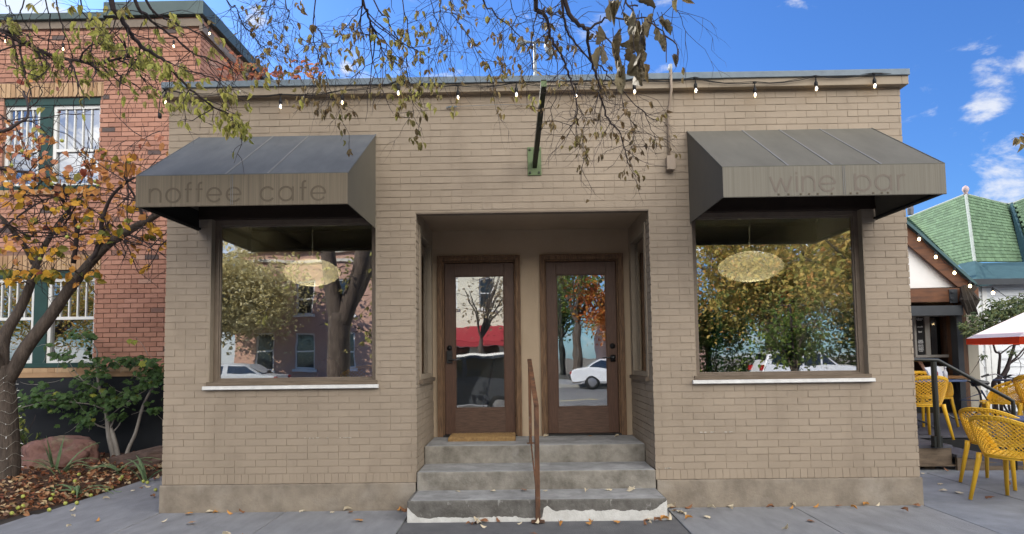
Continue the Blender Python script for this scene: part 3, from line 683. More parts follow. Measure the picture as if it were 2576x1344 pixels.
# ================================================================== ground
m_walk = mat('sidewalk_concrete', (.315,.318,.33), (.20,.203,.212), scale=2.6, rough=.88, bump=.7, bscale=70, stretch=(2.6,.9,1), contrast=.55, stain=(.14,.135,.13), sscale=.9, sth=(.60,.78), samt=.5)
m_walk2 = mat('patio_concrete', (.29,.305,.335), (.17,.18,.20), scale=2.4, rough=.85, bump=.5, bscale=50, contrast=.5, stain=(.12,.118,.115), sscale=1.4, sth=(.55,.75), samt=.55)
m_pad = mat('dark_step_pad', (.15,.15,.155), (.105,.105,.11), scale=5, rough=.9, bump=.6, bscale=90, stain=(.15,.15,.15), sscale=2, sth=(.55,.7))
m_soil = mat('joint_dirt', (.06,.05,.042), rough=.95)
m_asph = mat('asphalt', (.17,.17,.175), (.13,.13,.135), scale=3, rough=.9, bump=.5, bscale=120)
m_curb = mat('kerb_concrete', (.33,.32,.30), (.24,.235,.22), scale=4, rough=.85)
g = MB(); g.box(-300,300,-300,300,-.5,-.17); structure(g.build('ground', m_soil))
g = MB(); g.box(-12,14,-10.6,12,-.17,-.005); structure(g.build('footing_soil', m_soil)).name = 'ground_base'
xs = [-12,-9.6,-7.2,-4.75,-3.505,-2.28,-1.06,1.385,2.60,3.835,5.2,6.6,8.0,10,12,14]
g = MB()
for i in range(len(xs)-1):
    for (y0, y1) in ((-1.45,-.024),(-2.9,-1.45),(-4.35,-2.9),(-5.8,-4.35)):
        if xs[i] == -1.06 and y1 > -.1: continue
        if xs[i] < -4.8 or xs[i] > 3.8: continue
        e = .004; g.box(xs[i]+e, xs[i+1]-e, y0+e, y1-e*.5, -.08, .026+RNG.uniform(-.003,.003))
bev(structure(g.build('sidewalk', m_walk)), .006)
g = MB()
for (y0,y1) in ((-1.45,-.4),):
    g.box(-1.055,1.38,y0+.004,y1,-.08,.020)
structure(g.build('path', m_pad)).name = 'path'
g = MB(); g.box(-1.06,-1.025,-.46,-.03,-.08,.015); g.box(1.292,1.385,-.46,-.03,-.08,.015); structure(g.build('path_edge', m_walk)).name = 'pavement'
# the side walk on the left runs back between the storefront and the planting bed
g = MB(); g.box(-4.7,-3.53,-.02,6.0,-.08,.024); g.box(-12,-4.76,-5.8,-.50,-.08,.023); structure(g.build('side_path', m_walk)).name = 'path'
# right: patio paving
g = MB(); g.box(3.86,4.9,-.02,1.62,-.08,.022); g.box(4.908,9,-.02,1.62,-.08,.024); g.box(3.86,5.9,1.628,5.5,-.08,.020); g.box(5.908,14,1.628,6,-.08,.022); g.box(9.008,14,-.02,1.62,-.08,.02); g.box(3.845,14,-5.8,-.028,-.08,.024)
bev(structure(g.build('patio_paving', m_walk2)), .006).name = 'pavement'
g = MB(); g.box(-60,60,-6.05,-5.81,-.17,.02); bev(structure(g.build('kerb', m_curb)), .01).name = 'kerb'
g = MB(); g.box(-60,-12.01,-5.8,12,-.17,.02); g.box(14.01,60,-5.8,12,-.17,.02); structure(g.build('far_pavement', m_walk2)).name = 'pavement'
g = MB(); g.box(-60,60,-24.0,-6.05,-.17,-.12); structure(g.build('road', m_asph)).name = 'road'
g = MB(); g.box(-60,60,-24.3,-24.0,-.17,.02); structure(g.build('kerb', m_curb))
g = MB(); g.box(-60,60,-29.0,-24.3,-.17,.015); structure(g.build('pavement', m_walk2))
g = MB(); 
for k in range(-10,11): g.box(k*5.5, k*5.5+2.8, -15.1,-14.98,-.119,-.116)
structure(g.build('road_markings', mat('road_paint', (.7,.6,.25), (.5,.42,.2), rough=.8)))

# planting bed with mulch (a bumpy sheet)
m_mulch = mat('mulch', (.115,.060,.035), (.035,.022,.016), scale=26, rough=.95, bump=1, bscale=70, contrast=.5)
def bedz(x, y):
    e = min(1, max(0, (-4.72 - x - .12*math.sin(y*2.1) - .45*max(0,.6-y))/.9))
    return .02 + .12*e**.7 + .035*noise.noise((x*2.2, y*2.2, 3)) + .02*noise.noise((x*7, y*7, 9))
g = MB(); nx, ny = 90, 70
x0b, x1b, y0b, y1b = -11.5, -4.62, -.55, 3.28
vs = []; fs = []
for j in range(ny+1):
    for i in range(nx+1):
        x = x0b+(x1b-x0b)*i/nx; y = y0b+(y1b-y0b)*j/ny
        edge = -4.72 - .12*math.sin(y*2.1) - .45*max(0,.6-y)
        z = bedz(x, y) if x < edge else -.03
        if y < -.42: z = min(z, -.03 + (y+.55)*.3)
        vs.append((x, y, z))
for j in range(ny):
    for i in range(nx): fs.append((j*(nx+1)+i, j*(nx+1)+i+1, (j+1)*(nx+1)+i+1, (j+1)*(nx+1)+i))
g.add(vs, fs, .5); structure(g.build('planting_bed', m_mulch, smooth=True)).name = 'ground_bed'
bpy.data.objects['ground_bed'].name = 'terrain'
# leaf litter over the bed
m_lit = mat('dead_leaf', (.9,.9,.9), (.7,.7,.7), scale=40, rough=.8, attr=[(0,(.16,.05,.025)),(.3,(.30,.11,.05)),(.55,(.42,.22,.11)),(.72,(.50,.34,.17)),(.85,(.62,.49,.30)),(1,(.20,.10,.06))])
g = MB()
for k in range(1900):
    x = RNG.uniform(-9.5,-4.55); y = RNG.uniform(-.45,3.1)
    if RNG.random() < .55: x = -4.75 - abs(RNG.gauss(0,.75)); y = RNG.uniform(-.4,2.6)
    edge = -4.72 - .12*math.sin(y*2.1) - .45*max(0,.6-y)
    if x > edge + .1: continue
    a = RNG.uniform(0, 2*PI); p = V((x, y, (bedz(x,y) if x < edge else .025) + RNG.uniform(.004,.04)))
    g.leaf(p, (math.cos(a), math.sin(a), RNG.uniform(-.5,.5)), (RNG.uniform(-.7,.7),RNG.uniform(-.7,.7),1), RNG.uniform(.04,.08), RNG.uniform(.03,.06), RNG.uniform(-.5,.5))
stuff(g.build('leaf_litter', m_lit), 'brown and rust dead leaves and bark covering the planting bed by the brick wall', 'leaf litter')
# single fallen leaves on the pavement, steps and path
m_fl = {'pale': mat('fallen_leaf_pale', (.62,.54,.40), (.50,.41,.28), scale=30, rough=.8), 'amber': mat('fallen_leaf_amber', (.52,.26,.07), (.40,.18,.05), scale=30, rough=.8), 'brown': mat('fallen_leaf_brown', (.26,.12,.06), (.17,.08,.04), scale=30, rough=.8)}
LBL = {'pale': 'pale dry curled leaf fallen on the grey concrete in front of the storefront', 'amber': 'amber orange leaf fallen on the grey concrete in front of the storefront', 'brown': 'small dark brown leaf fallen on the grey concrete in front of the storefront'}
protos = {}
for kind in m_fl:
    for v_ in range(3):
        g = MB()
        if v_ == 0: g.mapleleaf((0,0,.012), (1,0,.15), (0,0,1), .085)
        else: g.leaf((0,0,.008), (1,0,.25), (0,.2,1), .085, .05, .5 if v_ == 1 else -.35)
        protos[kind, v_] = g
made = {}
def fallen(x, y, z, kind, v_, a, s):
    k = (kind, v_)
    if k not in made:
        made[k] = protos[k].build('fallen_leaf', m_fl[kind]); o = made[k]; first = True
    else:
        o = made[k].copy(); col.objects.link(o)
    o.location = (x,y,z); o.rotation_euler = (RNG.uniform(-.2,.2), RNG.uniform(-.2,.2), a); o.scale = (s,)*3
    tag(o, LBL[kind], 'fallen leaf', kind + ' leaves fallen on the concrete')
spots = []
for k in range(15): spots.append((RNG.uniform(-.95,1.3), -.50-abs(RNG.gauss(0,.05)), .028, None))
for k in range(10): spots.append((RNG.uniform(-3.4,-1.1), -.05-abs(RNG.gauss(0,.03)), .034, None))
for k in range(12): spots.append((RNG.uniform(1.4,3.8), -.05-abs(RNG.gauss(0,.04)), .034, None))
for k in range(26): spots.append((RNG.uniform(-4.6,4.8), -RNG.uniform(.08,.95), .034, None))
for k in range(10): spots.append((RNG.uniform(-4.7,-3.6), RNG.uniform(-.2,1.9), .03, None))
for k in range(14): spots.append((RNG.uniform(4.0,5.6), RNG.uniform(.2,1.9), .03, None))
for x_ in (-.62,-.28,.05,.25,.62,.98,1.05,.86): spots.append((x_, -.06-RNG.uniform(0,.12), .218, None))
for x_ in (.30,.78,1.12): spots.append((x_, RNG.uniform(1.02,1.15), FL+.005, None))
for k in range(6): spots.append((1.36+RNG.uniform(0,.2), -.05-RNG.uniform(0,.25), .032, 'pale'))
spots += [(-1.08,-.08,.034,'brown'),(-1.14,-.05,.034,'brown'),(-1.2,-.07,.034,'amber'),(1.22,-.52,.03,'amber'),(1.16,-.54,.03,'brown')]
for x, y, z, kd in spots:
    kd = kd or RNG.choices(['pale','amber','brown'], [6,2,2])[0]
    fallen(x, y, z, kd, RNG.randrange(3), RNG.uniform(0,2*PI), RNG.uniform(.6,1.15))
# crab apples on the ground
m_apple = mat('green_crab_apple', (.42,.46,.10), (.33,.34,.06), scale=20, rough=.35, spec=.5)
first = None
for k in range(22):
    y = RNG.uniform(-.45,1.6); x = -4.72 - .12*math.sin(y*2.1) - .45*max(0,.6-y) + RNG.gauss(.0,.18)
    if k < 5: x += .35
    edge = -4.72 - .12*math.sin(y*2.1) - .45*max(0,.6-y)
    if first is None:
        m = MB(); m.lathe([(0,-.019),(.012,-.016),(.020,-.004),(.019,.008),(.010,.017),(.003,.014)], (0,0,0), 10); m.tube([(0,0,.013),(.003,0,.03)], .0015, 4); first = o = m.build('crab_apple', m_apple, None, True)
    else: o = first.copy(); col.objects.link(o)
    o.location = (x, y, (bedz(x,y)+.045 if x < edge else .045)); o.rotation_euler = (RNG.uniform(0,2),RNG.uniform(0,2),0)
    tag(o, 'small green crab apple lying at the edge of the planting bed', 'crab apple', 'green crab apples fallen by the planting bed')

# ================================================================== red brick building on the left
YR = 3.3
m_red = mat('red_brick', (1.0,1.0,1.0), (.82,.82,.82), scale=9, rough=.85, bump=.4, bscale=90, contrast=.7,
            attr=[(0,(.11,.085,.08)),(.012,(.12,.085,.08)),(.03,(.36,.18,.13)),(.4,(.43,.215,.15)),(.75,(.47,.245,.175)),(.95,(.46,.235,.17)),(1,(.48,.29,.22))])
m_redj = mat('red_mortar', (.25,.15,.11), (.17,.10,.075), scale=14, rough=.95)
m_buff = mat('buff_brick', (1,1,1), (.82,.82,.82), scale=9, rough=.85, attr=[(0,(.36,.22,.12)),(.5,(.44,.28,.16)),(1,(.50,.34,.20))])
m_navy = mat('dark_blue_grey_base', (.013,.015,.019), (.009,.011,.014), scale=2, rough=.7, bump=.2, bscale=20)
m_gtrim = mat('dark_green_trim', (.022,.062,.055), (.016,.045,.040), scale=8, rough=.45)
m_wtrim = mat('white_window_trim', (.74,.74,.72), (.62,.62,.60), scale=8, rough=.45)
m_grcop = mat('grey_green_coping', (.085,.115,.115), (.06,.085,.085), scale=4, rough=.45, metal=.3)
XR = -4.90
RB = thing('red_brick_building', 'two storey red brick building with green trimmed sash windows left of the storefront', 'building')
m_rrefl = glass('sash_glass', .45, (.45,.47,.48), .05, 2)
UW = (-7.95, 4.14, -6.43, 5.60); LW = (-8.1, 1.42, -6.44, 2.90)
UW2 = (-11.6, 4.14, -9.9, 5.60); LW2 = (-11.6, 1.42, -9.9, 2.90)
Hs = [UW, LW, UW2, LW2]
bands = [(-8.4, 5.60, -6.385, 5.83), (-8.5, 2.90, -6.35, 3.14), (-13, 1.27, XR+.01, 1.42)]
ZRT = 6.86
m = MB(); m.panel(-14, XR-.003, 0, ZRT, Hs, (0,YR,0), (1,0,0), (0,-1,0), .25); m.panel(YR+.25, 16, 0, ZRT, [], (XR,0,0), (0,1,0), (1,0,0), .25); m.box(-14,-13.75,YR+.26,16,0,ZRT); m.box(-13.7,XR-.3,15.7,15.95,0,ZRT)
m.build('wall_backing', m_redj, RB)
m = MB(); m.bricks(-10.5, XR, 1.42, ZRT, Hs+bands, (0,YR,0), (1,0,0), (0,-1,0), ch=.0738, bl=.205, joint=.013, vj=.011, proud=.010, jit=.004, ends=.008)
m.bricks(YR-.005, 11, 3.0, ZRT, [], (XR,0,0), (0,1,0), (1,0,0), ch=.0738, bl=.205, joint=.013, vj=.011, proud=.010, jit=.004)
m.build('brick_face', m_red, RB)
m = MB()
for x0, z0, x1, z1 in bands[:2]:
    m = MB(); m.bricks(x0, x1, z0, z1, [], (0,YR-.004,0), (1,0,0), (0,-1,0), ch=z1-z0, bl=.075, joint=.012, vj=.012, proud=.012, ends=0); m.build('brick_lintel', m_buff, RB)
m = MB(); m.bricks(-10.5, XR, 1.345, 1.42, [], (0,YR-.05,0), (1,0,0), (0,-1,0), ch=.075, bl=.22, proud=.012); m.bricks(-10.5, XR, 1.275, 1.345, [], (0,YR-.03,0), (1,0,0), (0,-1,0), ch=.07, bl=.22, proud=.01)
m.box(-10.5,XR-.002,YR-.056,YR-.001,1.276,1.416,.3); m.build('brick_sill', m_buff, RB); m = MB()
m.bricks(-8.2, -6.40, 4.06, 4.14, [], (0,YR-.05,0), (1,0,0), (0,-1,0), ch=.08, bl=.22, proud=.012); m.box(-8.19,-6.405,YR-.05,YR,4.065,4.138,.3)
m.build('brick_sill', m_buff, RB)
m = MB(); m.box(-14, XR+.02, YR-.045, YR-.004, 0, 1.272); m.build('painted_base', m_navy, RB)
m = MB(); m.box(-14.1,-6.37,YR-.10,YR+.3,6.80,6.905); m.box(-6.37,XR+.085,YR-.10,YR+.3,6.84,7.06); m.box(XR-.22,XR+.09,YR+.3,7.05,6.86,7.06); m.box(XR-.22,XR+.09,7.05,8.25,6.74,6.90); m.box(XR-.22,XR+.09,8.25,16,6.62,6.78)
m.box(XR-.3,XR+.13,8.75,8.95,6.6,6.98)
bev(m.build('coping', m_grcop, RB), .008)
m = MB(); m.box(-14,XR+.05,YR-.045,YR,6.68,6.80); m.box(XR,XR+.05,YR-.04,12,6.60,6.72); m.build('cornice_board', m_frame, RB)
def sash(x0, x1, z0, z1, zm):
    m = MB(); framebox(m, x0,x1,z0,z1,YR+.055,YR+.13,.05,.05,.05,.055); w = m.build('window', m_wtrim, RB)
    m = MB(); m.box(x0+.05,x1-.05,YR+.06,YR+.12,zm-.022,zm+.022)
    n = 4
    for k in range(1, n+1):
        x = x0+.05+(x1-x0-.1)*k/(n+.999); m.box(x-.009,x+.009,YR+.066,YR+.095,zm+.022,z1-.055)
    m.build('muntin', m_wtrim, w)
    m = MB(); m.box(x0+.05,x1-.05,YR+.085,YR+.09,zm+.022,z1-.055); m.box(x0+.05,x1-.05,YR+.1,YR+.105,z0+.05,zm-.022); m.build('pane', m_rrefl, w)
    m = MB(); m.box(x0-.02,x1+.02,YR+.24,YR+.30,z0,z1); m.build('blind', m_navy if z0 < 3 else m_frame, w)
for (x0, z0, x1, z1), zm in ((UW, 4.78), (LW, 2.17)):
    m = MB()
    xm = -7.30; m.box(xm-.10,xm+.10,YR+.03,YR+.16,z0,z1-.11); m.box(x0,x1,YR+.02,YR+.17,z1-.11,z1-.001); m.box(x0,x1,YR-.02,YR+.17,z0+.001,z0+.07)
    bev(m.build('window_trim', m_gtrim, RB), .004)
    sash(x0, xm-.101, z0+.071, z1-.112, zm); sash(xm+.101, x1-.004, z0+.071, z1-.112, zm)
for (x0, z0, x1, z1), zm in ((UW2, 4.78), (LW2, 2.17)): sash(x0, x1, z0, z1, zm)
# lamps along its eaves
g = thing('string_lights', 'line of small bulbs hanging under the coping of the red brick building', 'string lights')
pp = [at(159,120,YR-.14), at(286,118,YR-.14), at(437,113,YR-.14), at(527,81,YR-.14), at(14,100,YR-.14)]
cc = sorted(pp, key=lambda p: p.x); m = MB(); m.tube([c+V((0,0,.10)) for c in cc], .005, 4); m.build('cable', m_cable, g)
for p in pp:
    m = MB(); m.lathe([(0,.08),(.018,.06),(.017,.0),(0,0)], p, 8); s_ = m.build('lamp_socket', m_cable, g)
    m = MB(); m.lathe([(0,-.0),(.010,-.01),(.013,-.025),(.008,-.04),(0,-.045)], p, 8); m.build('bulb', m_bulb, s_)

# ================================================================== boulders and plants in the bed
def boulder(name, label, c, sx, sy, sz, mt, seed, rot=0, tilt=0, flat=1):
    b = bmesh.new(); bmesh.ops.create_icosphere(b, subdivisions=5, radius=1)
    for v in b.verts:
        p = v.co.copy(); k = 1 + .26*noise.noise(p*1.3+V((seed,0,0))) + .10*noise.noise(p*3.1+V((0,seed,0))) + .045*noise.noise(p*7+V((0,0,seed))) + .02*noise.noise(p*19)
        cr = noise.noise(V((p.x*1.2+p.z*2.6, p.y*1.4, seed))); k -= .30*max(0, .22-abs(cr))
        v.co = p*k
        v.co.z = max(v.co.z, -.5); v.co.z = min(v.co.z, flat)
        v.co.x *= sx; v.co.y *= sy; v.co.z *= sz
    b.transform(Matrix.Translation(c) @ Matrix.Rotation(rot,4,'Z') @ Matrix.Rotation(tilt,4,'Y'))
    me = bpy.data.meshes.new(name); b.to_mesh(me); b.free(); me.polygons.foreach_set('use_smooth', [True]*len(me.polygons)); me.materials.append(mt)
    o = bpy.data.objects.new(name, me); col.objects.link(o); return tag(o, label, 'boulder')
m_rk1 = mat('red_sandstone', (.30,.165,.135), (.13,.065,.055), scale=3.2, rough=.9, bump=1, bscale=14, contrast=.45, stain=(.23,.19,.125), sscale=2.0, sth=(.53,.62), samt=.85, bdist=.03)
m_rk2 = mat('brown_slab_rock', (.155,.10,.08), (.055,.04,.034), scale=4, rough=.9, bump=1, bscale=18, stretch=(1,1,3.5), contrast=.5, bdist=.03)
bc = at(157,1172,2.35); boulder('boulder', 'rounded reddish sandstone boulder beside the wrapped tree trunk', (bc.x,2.35,bc.z+.07), .50,.36,.36, m_rk1, 3.3, .08, .10, .86)
boulder('boulder', 'long flat dark brown rock slab lying against the storefront corner', (at(350,1180,2.5).x,2.5,at(350,1180,2.5).z+.08), .58,.26,.24, m_rk2, 8.1, -.05, -.22, .7)
m_iris = mat('iris_leaf', (.19,.27,.13), (.11,.17,.08), scale=4, rough=.55, stretch=(12,12,1), trans=.2)
def blade(mb, p, d, L, w, droop):
    p = V(p); pts = []; dd = V(d).normalized()
    for k in range(7): pts.append(p.copy()); p = p + dd*L/6; dd = (dd + V((0,0,-droop/6))).normalized(); p.z = max(p.z, bedz(p.x,p.y)+.012 if p.x < -4.8 else .035)
    sd = V(d).cross(V((0,0,1))); sd = sd.normalized() if sd.length > .1 else V((1,0,0))
    vs = []; 
    for k, q in enumerate(pts):
        ww = w*(.8+.4*k/6) if k < 3 else w*(1.2-(k-2)/4*1.15); vs += [q-sd*max(ww,.001)/2, q+V((0,0,w*.15)), q+sd*max(ww,.001)/2]
    fs = []
    for k in range(6): fs += [(k*3,k*3+1,k*3+4,k*3+3),(k*3+1,k*3+2,k*3+5,k*3+4)]
    mb.add(vs, fs)
irises = [((118,1195),.9,'upright green iris fan growing beside the wrapped trunk',4,.25),((135,1205),.35,'iris with long flopped blades in front of the reddish boulder',6,1.3),((395,1200),.4,'iris with drooping blades in front of the flat rock slab',6,1.2),((450,1192),.3,'flattened iris clump at the foot of the flat rock slab',7,1.5),((190,1235),.25,'limp iris blades sprawled at the near edge of the bed',6,1.8)]
for (px, py), upz, lab, n_, dr in irises:
    p0 = at(px*.6708 if px > 200 else px, py, 1.0)
    d_ = AR*(((px)-CX)/F) - AU*((py-CYP)/F) + AF; 
    px2 = {118:140,135:150,395:370,450:300,190:200}[px]
    d_ = AR*((px2-CX)/F) - AU*((py-CYP)/F) + AF; t_ = (.08-CAM.z)/d_.z; p0 = CAM + d_*t_; p0.z = bedz(p0.x,p0.y)
    m = MB()
    for k in range(n_):
        a = RNG.uniform(0,2*PI); blade(m, p0+V((RNG.uniform(-.04,.04),RNG.uniform(-.04,.04),-.01)), (math.cos(a)*.7, math.sin(a)*.4, upz*1.6+.25), RNG.uniform(.36,.58), RNG.uniform(.035,.055), dr+RNG.uniform(0,.6))
    tag(m.build('iris_plant', m_iris), lab, 'iris plant')

# ------------------------------------------------------------------ generic woody growth
def smooth_pts(pts, k=3):
    out = []
    n = len(pts)
    for i in range(n-1):
        p0, p1, p2, p3 = pts[max(i-1,0)], pts[i], pts[i+1], pts[min(i+2,n-1)]
        for j in range(k):
            t = j/k; out.append(.5*((2*p1)+(p2-p0)*t+(2*p0-5*p1+4*p2-p3)*t*t+(3*p1-p0-3*p2+p3)*t**3))
    return out+[pts[-1]]
def limb(mb, pts, r0, r1, n=8, k=3, jit=0):
    pts = smooth_pts([V(p) for p in pts], k); m_ = len(pts)-1
    if jit: pts = [p + V((RNG.gauss(0,jit),RNG.gauss(0,jit),RNG.gauss(0,jit))) if 0 < i < m_ else p for i, p in enumerate(pts)]
    mb.tube(pts, [r0+(r1-r0)*(i/m_)**.8 for i in range(m_+1)], n); return pts
def twig(mb, p, d, L, r, lvl, rng, leaf=None, droop=.15, nseg=5, kids=3, spread=.9, zig=.22):
    p = V(p); d = V(d).normalized(); pts = [p.copy()]; dirs = []
    for k in range(nseg):
        d = (d + V((rng.gauss(0,zig),rng.gauss(0,zig),rng.gauss(0,zig)-droop))).normalized(); p = p + d*(L/nseg); pts.append(p.copy()); dirs.append(d.copy())
    mb.tube(pts, [r*(1-.65*k/nseg) for k in range(nseg+1)], 4 if r < .006 else 5, cap=False)
    if lvl > 0:
        for k in range(kids):
            i = rng.randrange(1, nseg); dd = dirs[i] + V((rng.gauss(0,spread),rng.gauss(0,spread),rng.gauss(0,spread*.8)))
            twig(mb, pts[i], dd, L*rng.uniform(.4,.7), r*.6, lvl-1, rng, leaf, droop, max(3,nseg-1), kids, spread, zig)
    if leaf: leaf(pts, dirs, lvl)

m_bark = mat('grey_brown_bark', (.135,.105,.085), (.045,.035,.030), scale=9, rough=.95, bump=1, bscale=26, stretch=(2,2,.5), contrast=.45, bdist=.02)
m_barkd = mat('dark_twig_bark', (.060,.046,.045), (.032,.024,.026), scale=9, rough=.9)
m_barkp = mat('pale_grey_bark', (.36,.33,.30), (.20,.18,.165), scale=7, rough=.85, stretch=(2,2,.6))
def leafmat(name, stops, trans=.35): return mat(name, (1,1,1), (.82,.82,.82), scale=25, rough=.55, attr=stops, trans=trans, spec=.25)

# ---- ornamental crab apple tree at the left edge, trunk wrapped with fairy lights
CT = thing('crab_apple_tree', 'crab apple tree with orange leaves and fairy lights wound round its trunk', 'tree')
def P5(x, y, Y): return at(x*.3245, y*.3245+268.3, Y)
def P6(x, y, Y): return at(x*.4491, y*.4491+670.8, Y)
m = MB(); cr = random.Random(11)
def lump(pts, r0, r1, n=12):
    pts = smooth_pts([V(p) for p in pts], 4); m_ = len(pts)-1
    m.tube(pts, [(r0+(r1-r0)*(i/m_))*(1+.08*noise.noise(p*6)) for i, p in enumerate(pts)], n)
    return pts
tY = 1.30
lump([P6(48,1255,tY), P6(46,1150,tY), P6(42,1000,tY), P6(36,850,tY), P6(28,720,tY), P6(22,620,tY), P6(14,560,tY)], .128, .10)
root = [P6(48,1262,tY)+V((0,0,-.04)), P6(48,1225,tY)]; m.tube(root, [.19,.13], 12)
LT = []
LT.append(lump([P6(35,640,tY), P6(80,575,tY+.02), P6(150,450,tY+.05), P6(280,280,tY+.1), P6(370,150,tY+.12), P6(440,60,tY+.1), P5(700,1210,tY+.1), P5(850,1060,tY), P5(1000,960,tY-.1), P5(1130,890,tY-.2), P5(1230,830,tY-.3)], .085, .035))
LT.append(lump([P6(14,600,tY), P6(22,400,tY+.1), P6(100,260,tY+.25), P6(160,130,tY+.3), P6(190,30,tY+.35), P5(320,1130,tY+.4), P5(400,990,tY+.5), P5(510,830,tY+.6), P5(600,720,tY+.7)], .075, .018))
LT.append(lump([P5(262,1220,tY+.38), P5(190,1080,tY+.3), P5(110,980,tY+.2), P5(50,900,tY+.1), P5(-60,800,tY)], .035, .02))
LT.append(lump([P6(12,620,tY), P6(-30,520,tY-.1), P6(-60,400,tY-.2), P6(-90,200,tY-.3)], .08, .05))
m.build('trunk', m_bark, CT, True)
m = MB()
def cl(pts, r0, r1): LT.append(limb(m, pts, r0, r1, 7)); return LT[-1]
cl([P5(568,1215,tY+.3), P5(590,1050,tY+.3), P5(590,920,tY+.25), P5(540,820,tY+.2), P5(480,720,tY+.1), P5(400,620,tY), P5(310,550,tY-.1), P5(220,510,tY-.2), P5(100,500,tY-.3), P5(-20,470,tY-.4)], .030, .012)
cl([P5(680,1230,tY+.1), P5(760,1110,tY), P5(790,900,tY-.1), P5(820,790,tY-.1), P5(870,690,tY-.15), P5(950,610,tY-.2), P5(1040,550,tY-.3)], .030, .014)
cl([P5(1110,870,tY-.2), P5(1080,780,tY-.25), P5(1040,690,tY-.3), P5(990,600,tY-.3), P5(960,540,tY-.3)], .02, .007)
cl([P5(1010,1000,tY-.1), P5(1150,1060,tY-.1), P5(1290,1068,tY-.1)], .010, .004)
cl([P5(960,1040,tY-.1), P5(1100,1070,tY-.1), P5(1290,1155,tY-.1)], .010, .003)
cl([P5(-40,1010,tY-.2), P5(100,880,tY-.2), P5(330,730,tY-.1), P5(450,700,tY)], .016, .006)
cl([P5(-30,200,tY-.5), P5(60,180,tY-.5), P5(140,130,tY-.5), P5(210,85,tY-.5), P5(215,-20,tY-.4), P5(180,-120,tY-.3)], .022, .010)
cl([P5(500,600,tY), P5(480,650,tY), P5(500,720,tY+.1)], .012, .016)
cl([P5(370,1020,tY+.45), P5(600,990,tY+.4), P5(760,990,tY+.3), P5(1000,995,tY+.1)], .012, .006)
cl([P5(440,1000,tY+.4), P5(520,880,tY+.3), P5(620,720,tY+.2), P5(640,690,tY+.2)], .011, .006)
cl([P5(-20,900,tY-.3), P5(80,920,tY-.2), P5(200,1000,tY), P5(280,1010,tY+.1)], .011, .006)
fol = MB(); fr = MB()
def ctleaf(pts, dirs, lvl):
    for i in range(1, len(pts)):
        if cr.random() < .13:
            for q in range(cr.choice((1,1,2))):
                d = dirs[i-1] + V((cr.gauss(0,.7),cr.gauss(0,.7),cr.gauss(-.5,.5)))
                f_ = max(0, min(1, (pts[i].z-2.2)/2.4)); r_ = min(1, max(0, cr.gauss(.25+.5*f_, .22)))
                fol.leaf(pts[i]+V((cr.gauss(0,.02),cr.gauss(0,.02),cr.gauss(0,.02))), d, (cr.gauss(0,.5),-1,cr.gauss(.4,.5)), cr.uniform(.075,.115), cr.uniform(.055,.085), cr.uniform(-.1,.3), r_)
def rand_dir(): return V((cr.gauss(0,1), cr.gauss(0,.6), cr.gauss(0,.9)))
for pts in LT:
    for k in range(int(len(pts)*.50)+1):
        i = cr.randrange(len(pts)//4, len(pts)); 
        if pts[i].z < 2.45: continue
        twig(m, pts[i], rand_dir(), cr.uniform(.35,.8), .0075, 1, cr, ctleaf, .02, 5, 2, .8)
# clusters seen in the photo
CLS = [((270,1290),60,22,.1),((380,1290),70,40,.1),((430,1110),45,18,.12),((270,1130),40,16,.12),((690,1290),70,18,.15),((800,1000),60,26,.12),((900,930),55,16,.12),((1180,950),50,20,.15),((700,840),40,12,.12),((1000,770),45,12,.2),((560,720),120,20,.45),((560,600),130,34,.5),((720,640),110,24,.55),((880,470),120,36,.6),((1050,450),90,24,.6),((760,390),120,30,.75),((300,380),110,34,.75),((130,620),110,30,.6),((80,480),90,26,.6),((60,330),90,24,.75),((40,170),80,20,.8),((250,930),60,14,.3),((120,720),80,18,.4),((40,1050),60,14,.3),((230,560),80,22,.55),((1120,270),60,6,.8),((1240,230),50,6,.85),((420,560),120,26,.6),((640,480),100,26,.65),((200,260),110,20,.75),((330,200),110,16,.75),((1000,520),100,26,.55),((70,1290),70,30,.12),((560,1260),50,10,.2)]
for (x, y), sp, n_, r_ in CLS:
    for k in range(int(n_*.62)):
        xx, yy = x+cr.gauss(0,sp*.6), y+cr.gauss(0,sp*.5)
        if y > 1200: yy = min(yy, 1350)
        p = P5(xx, yy, tY + cr.gauss(-.1,.22)); d = V((cr.gauss(0,.7),cr.gauss(0,.5),cr.gauss(-.6,.5)))
        fol.leaf(p, d, (cr.gauss(0,.5),-1,cr.gauss(.3,.5)), cr.uniform(.075,.125), cr.uniform(.06,.10), cr.uniform(-.1,.35), min(1,max(0,cr.gauss(r_,.14) if cr.random() > .12 else cr.choice((.0,.03,.97,.04)))))
        if k % 3 == 0: m.tube([p, p-d*.06+V((0,0,.05)), p-d*.12+V((cr.gauss(0,.04),0,.11))], [.002,.003,.004], 4, cap=False)
    # hanging twig through each cluster
    twig(m, P5(x+cr.gauss(0,30), y-40, tY-.1), rand_dir(), .5, .006, 1, cr, None, .02, 5, 2, .8)
m.build('branch', m_barkd, CT, True)
m_ctl = leafmat('orange_leaf', [(0,(.16,.17,.035)),(.06,(.30,.22,.03)),(.15,(.72,.42,.04)),(.4,(.70,.34,.06)),(.65,(.62,.28,.11)),(.85,(.56,.25,.16)),(1,(.28,.07,.04))])
fol.build('foliage', m_ctl, CT)
for (x, y) in ((520,1010),(740,580),(760,615),(270,255),(90,455),(480,265),(975,885),(610,935),(170,345),(400,600),(55,560),(310,1180)):
    p = P5(x, y, tY-.2); fr.lathe([(0,-.022),(.014,-.018),(.023,-.004),(.021,.01),(.01,.019),(.0,.016)], p, 9); fr.tube([p+V((0,0,.015)),p+V((.005,0,.05))], .002, 4)
fr.build('fruit', m_apple, CT, True)
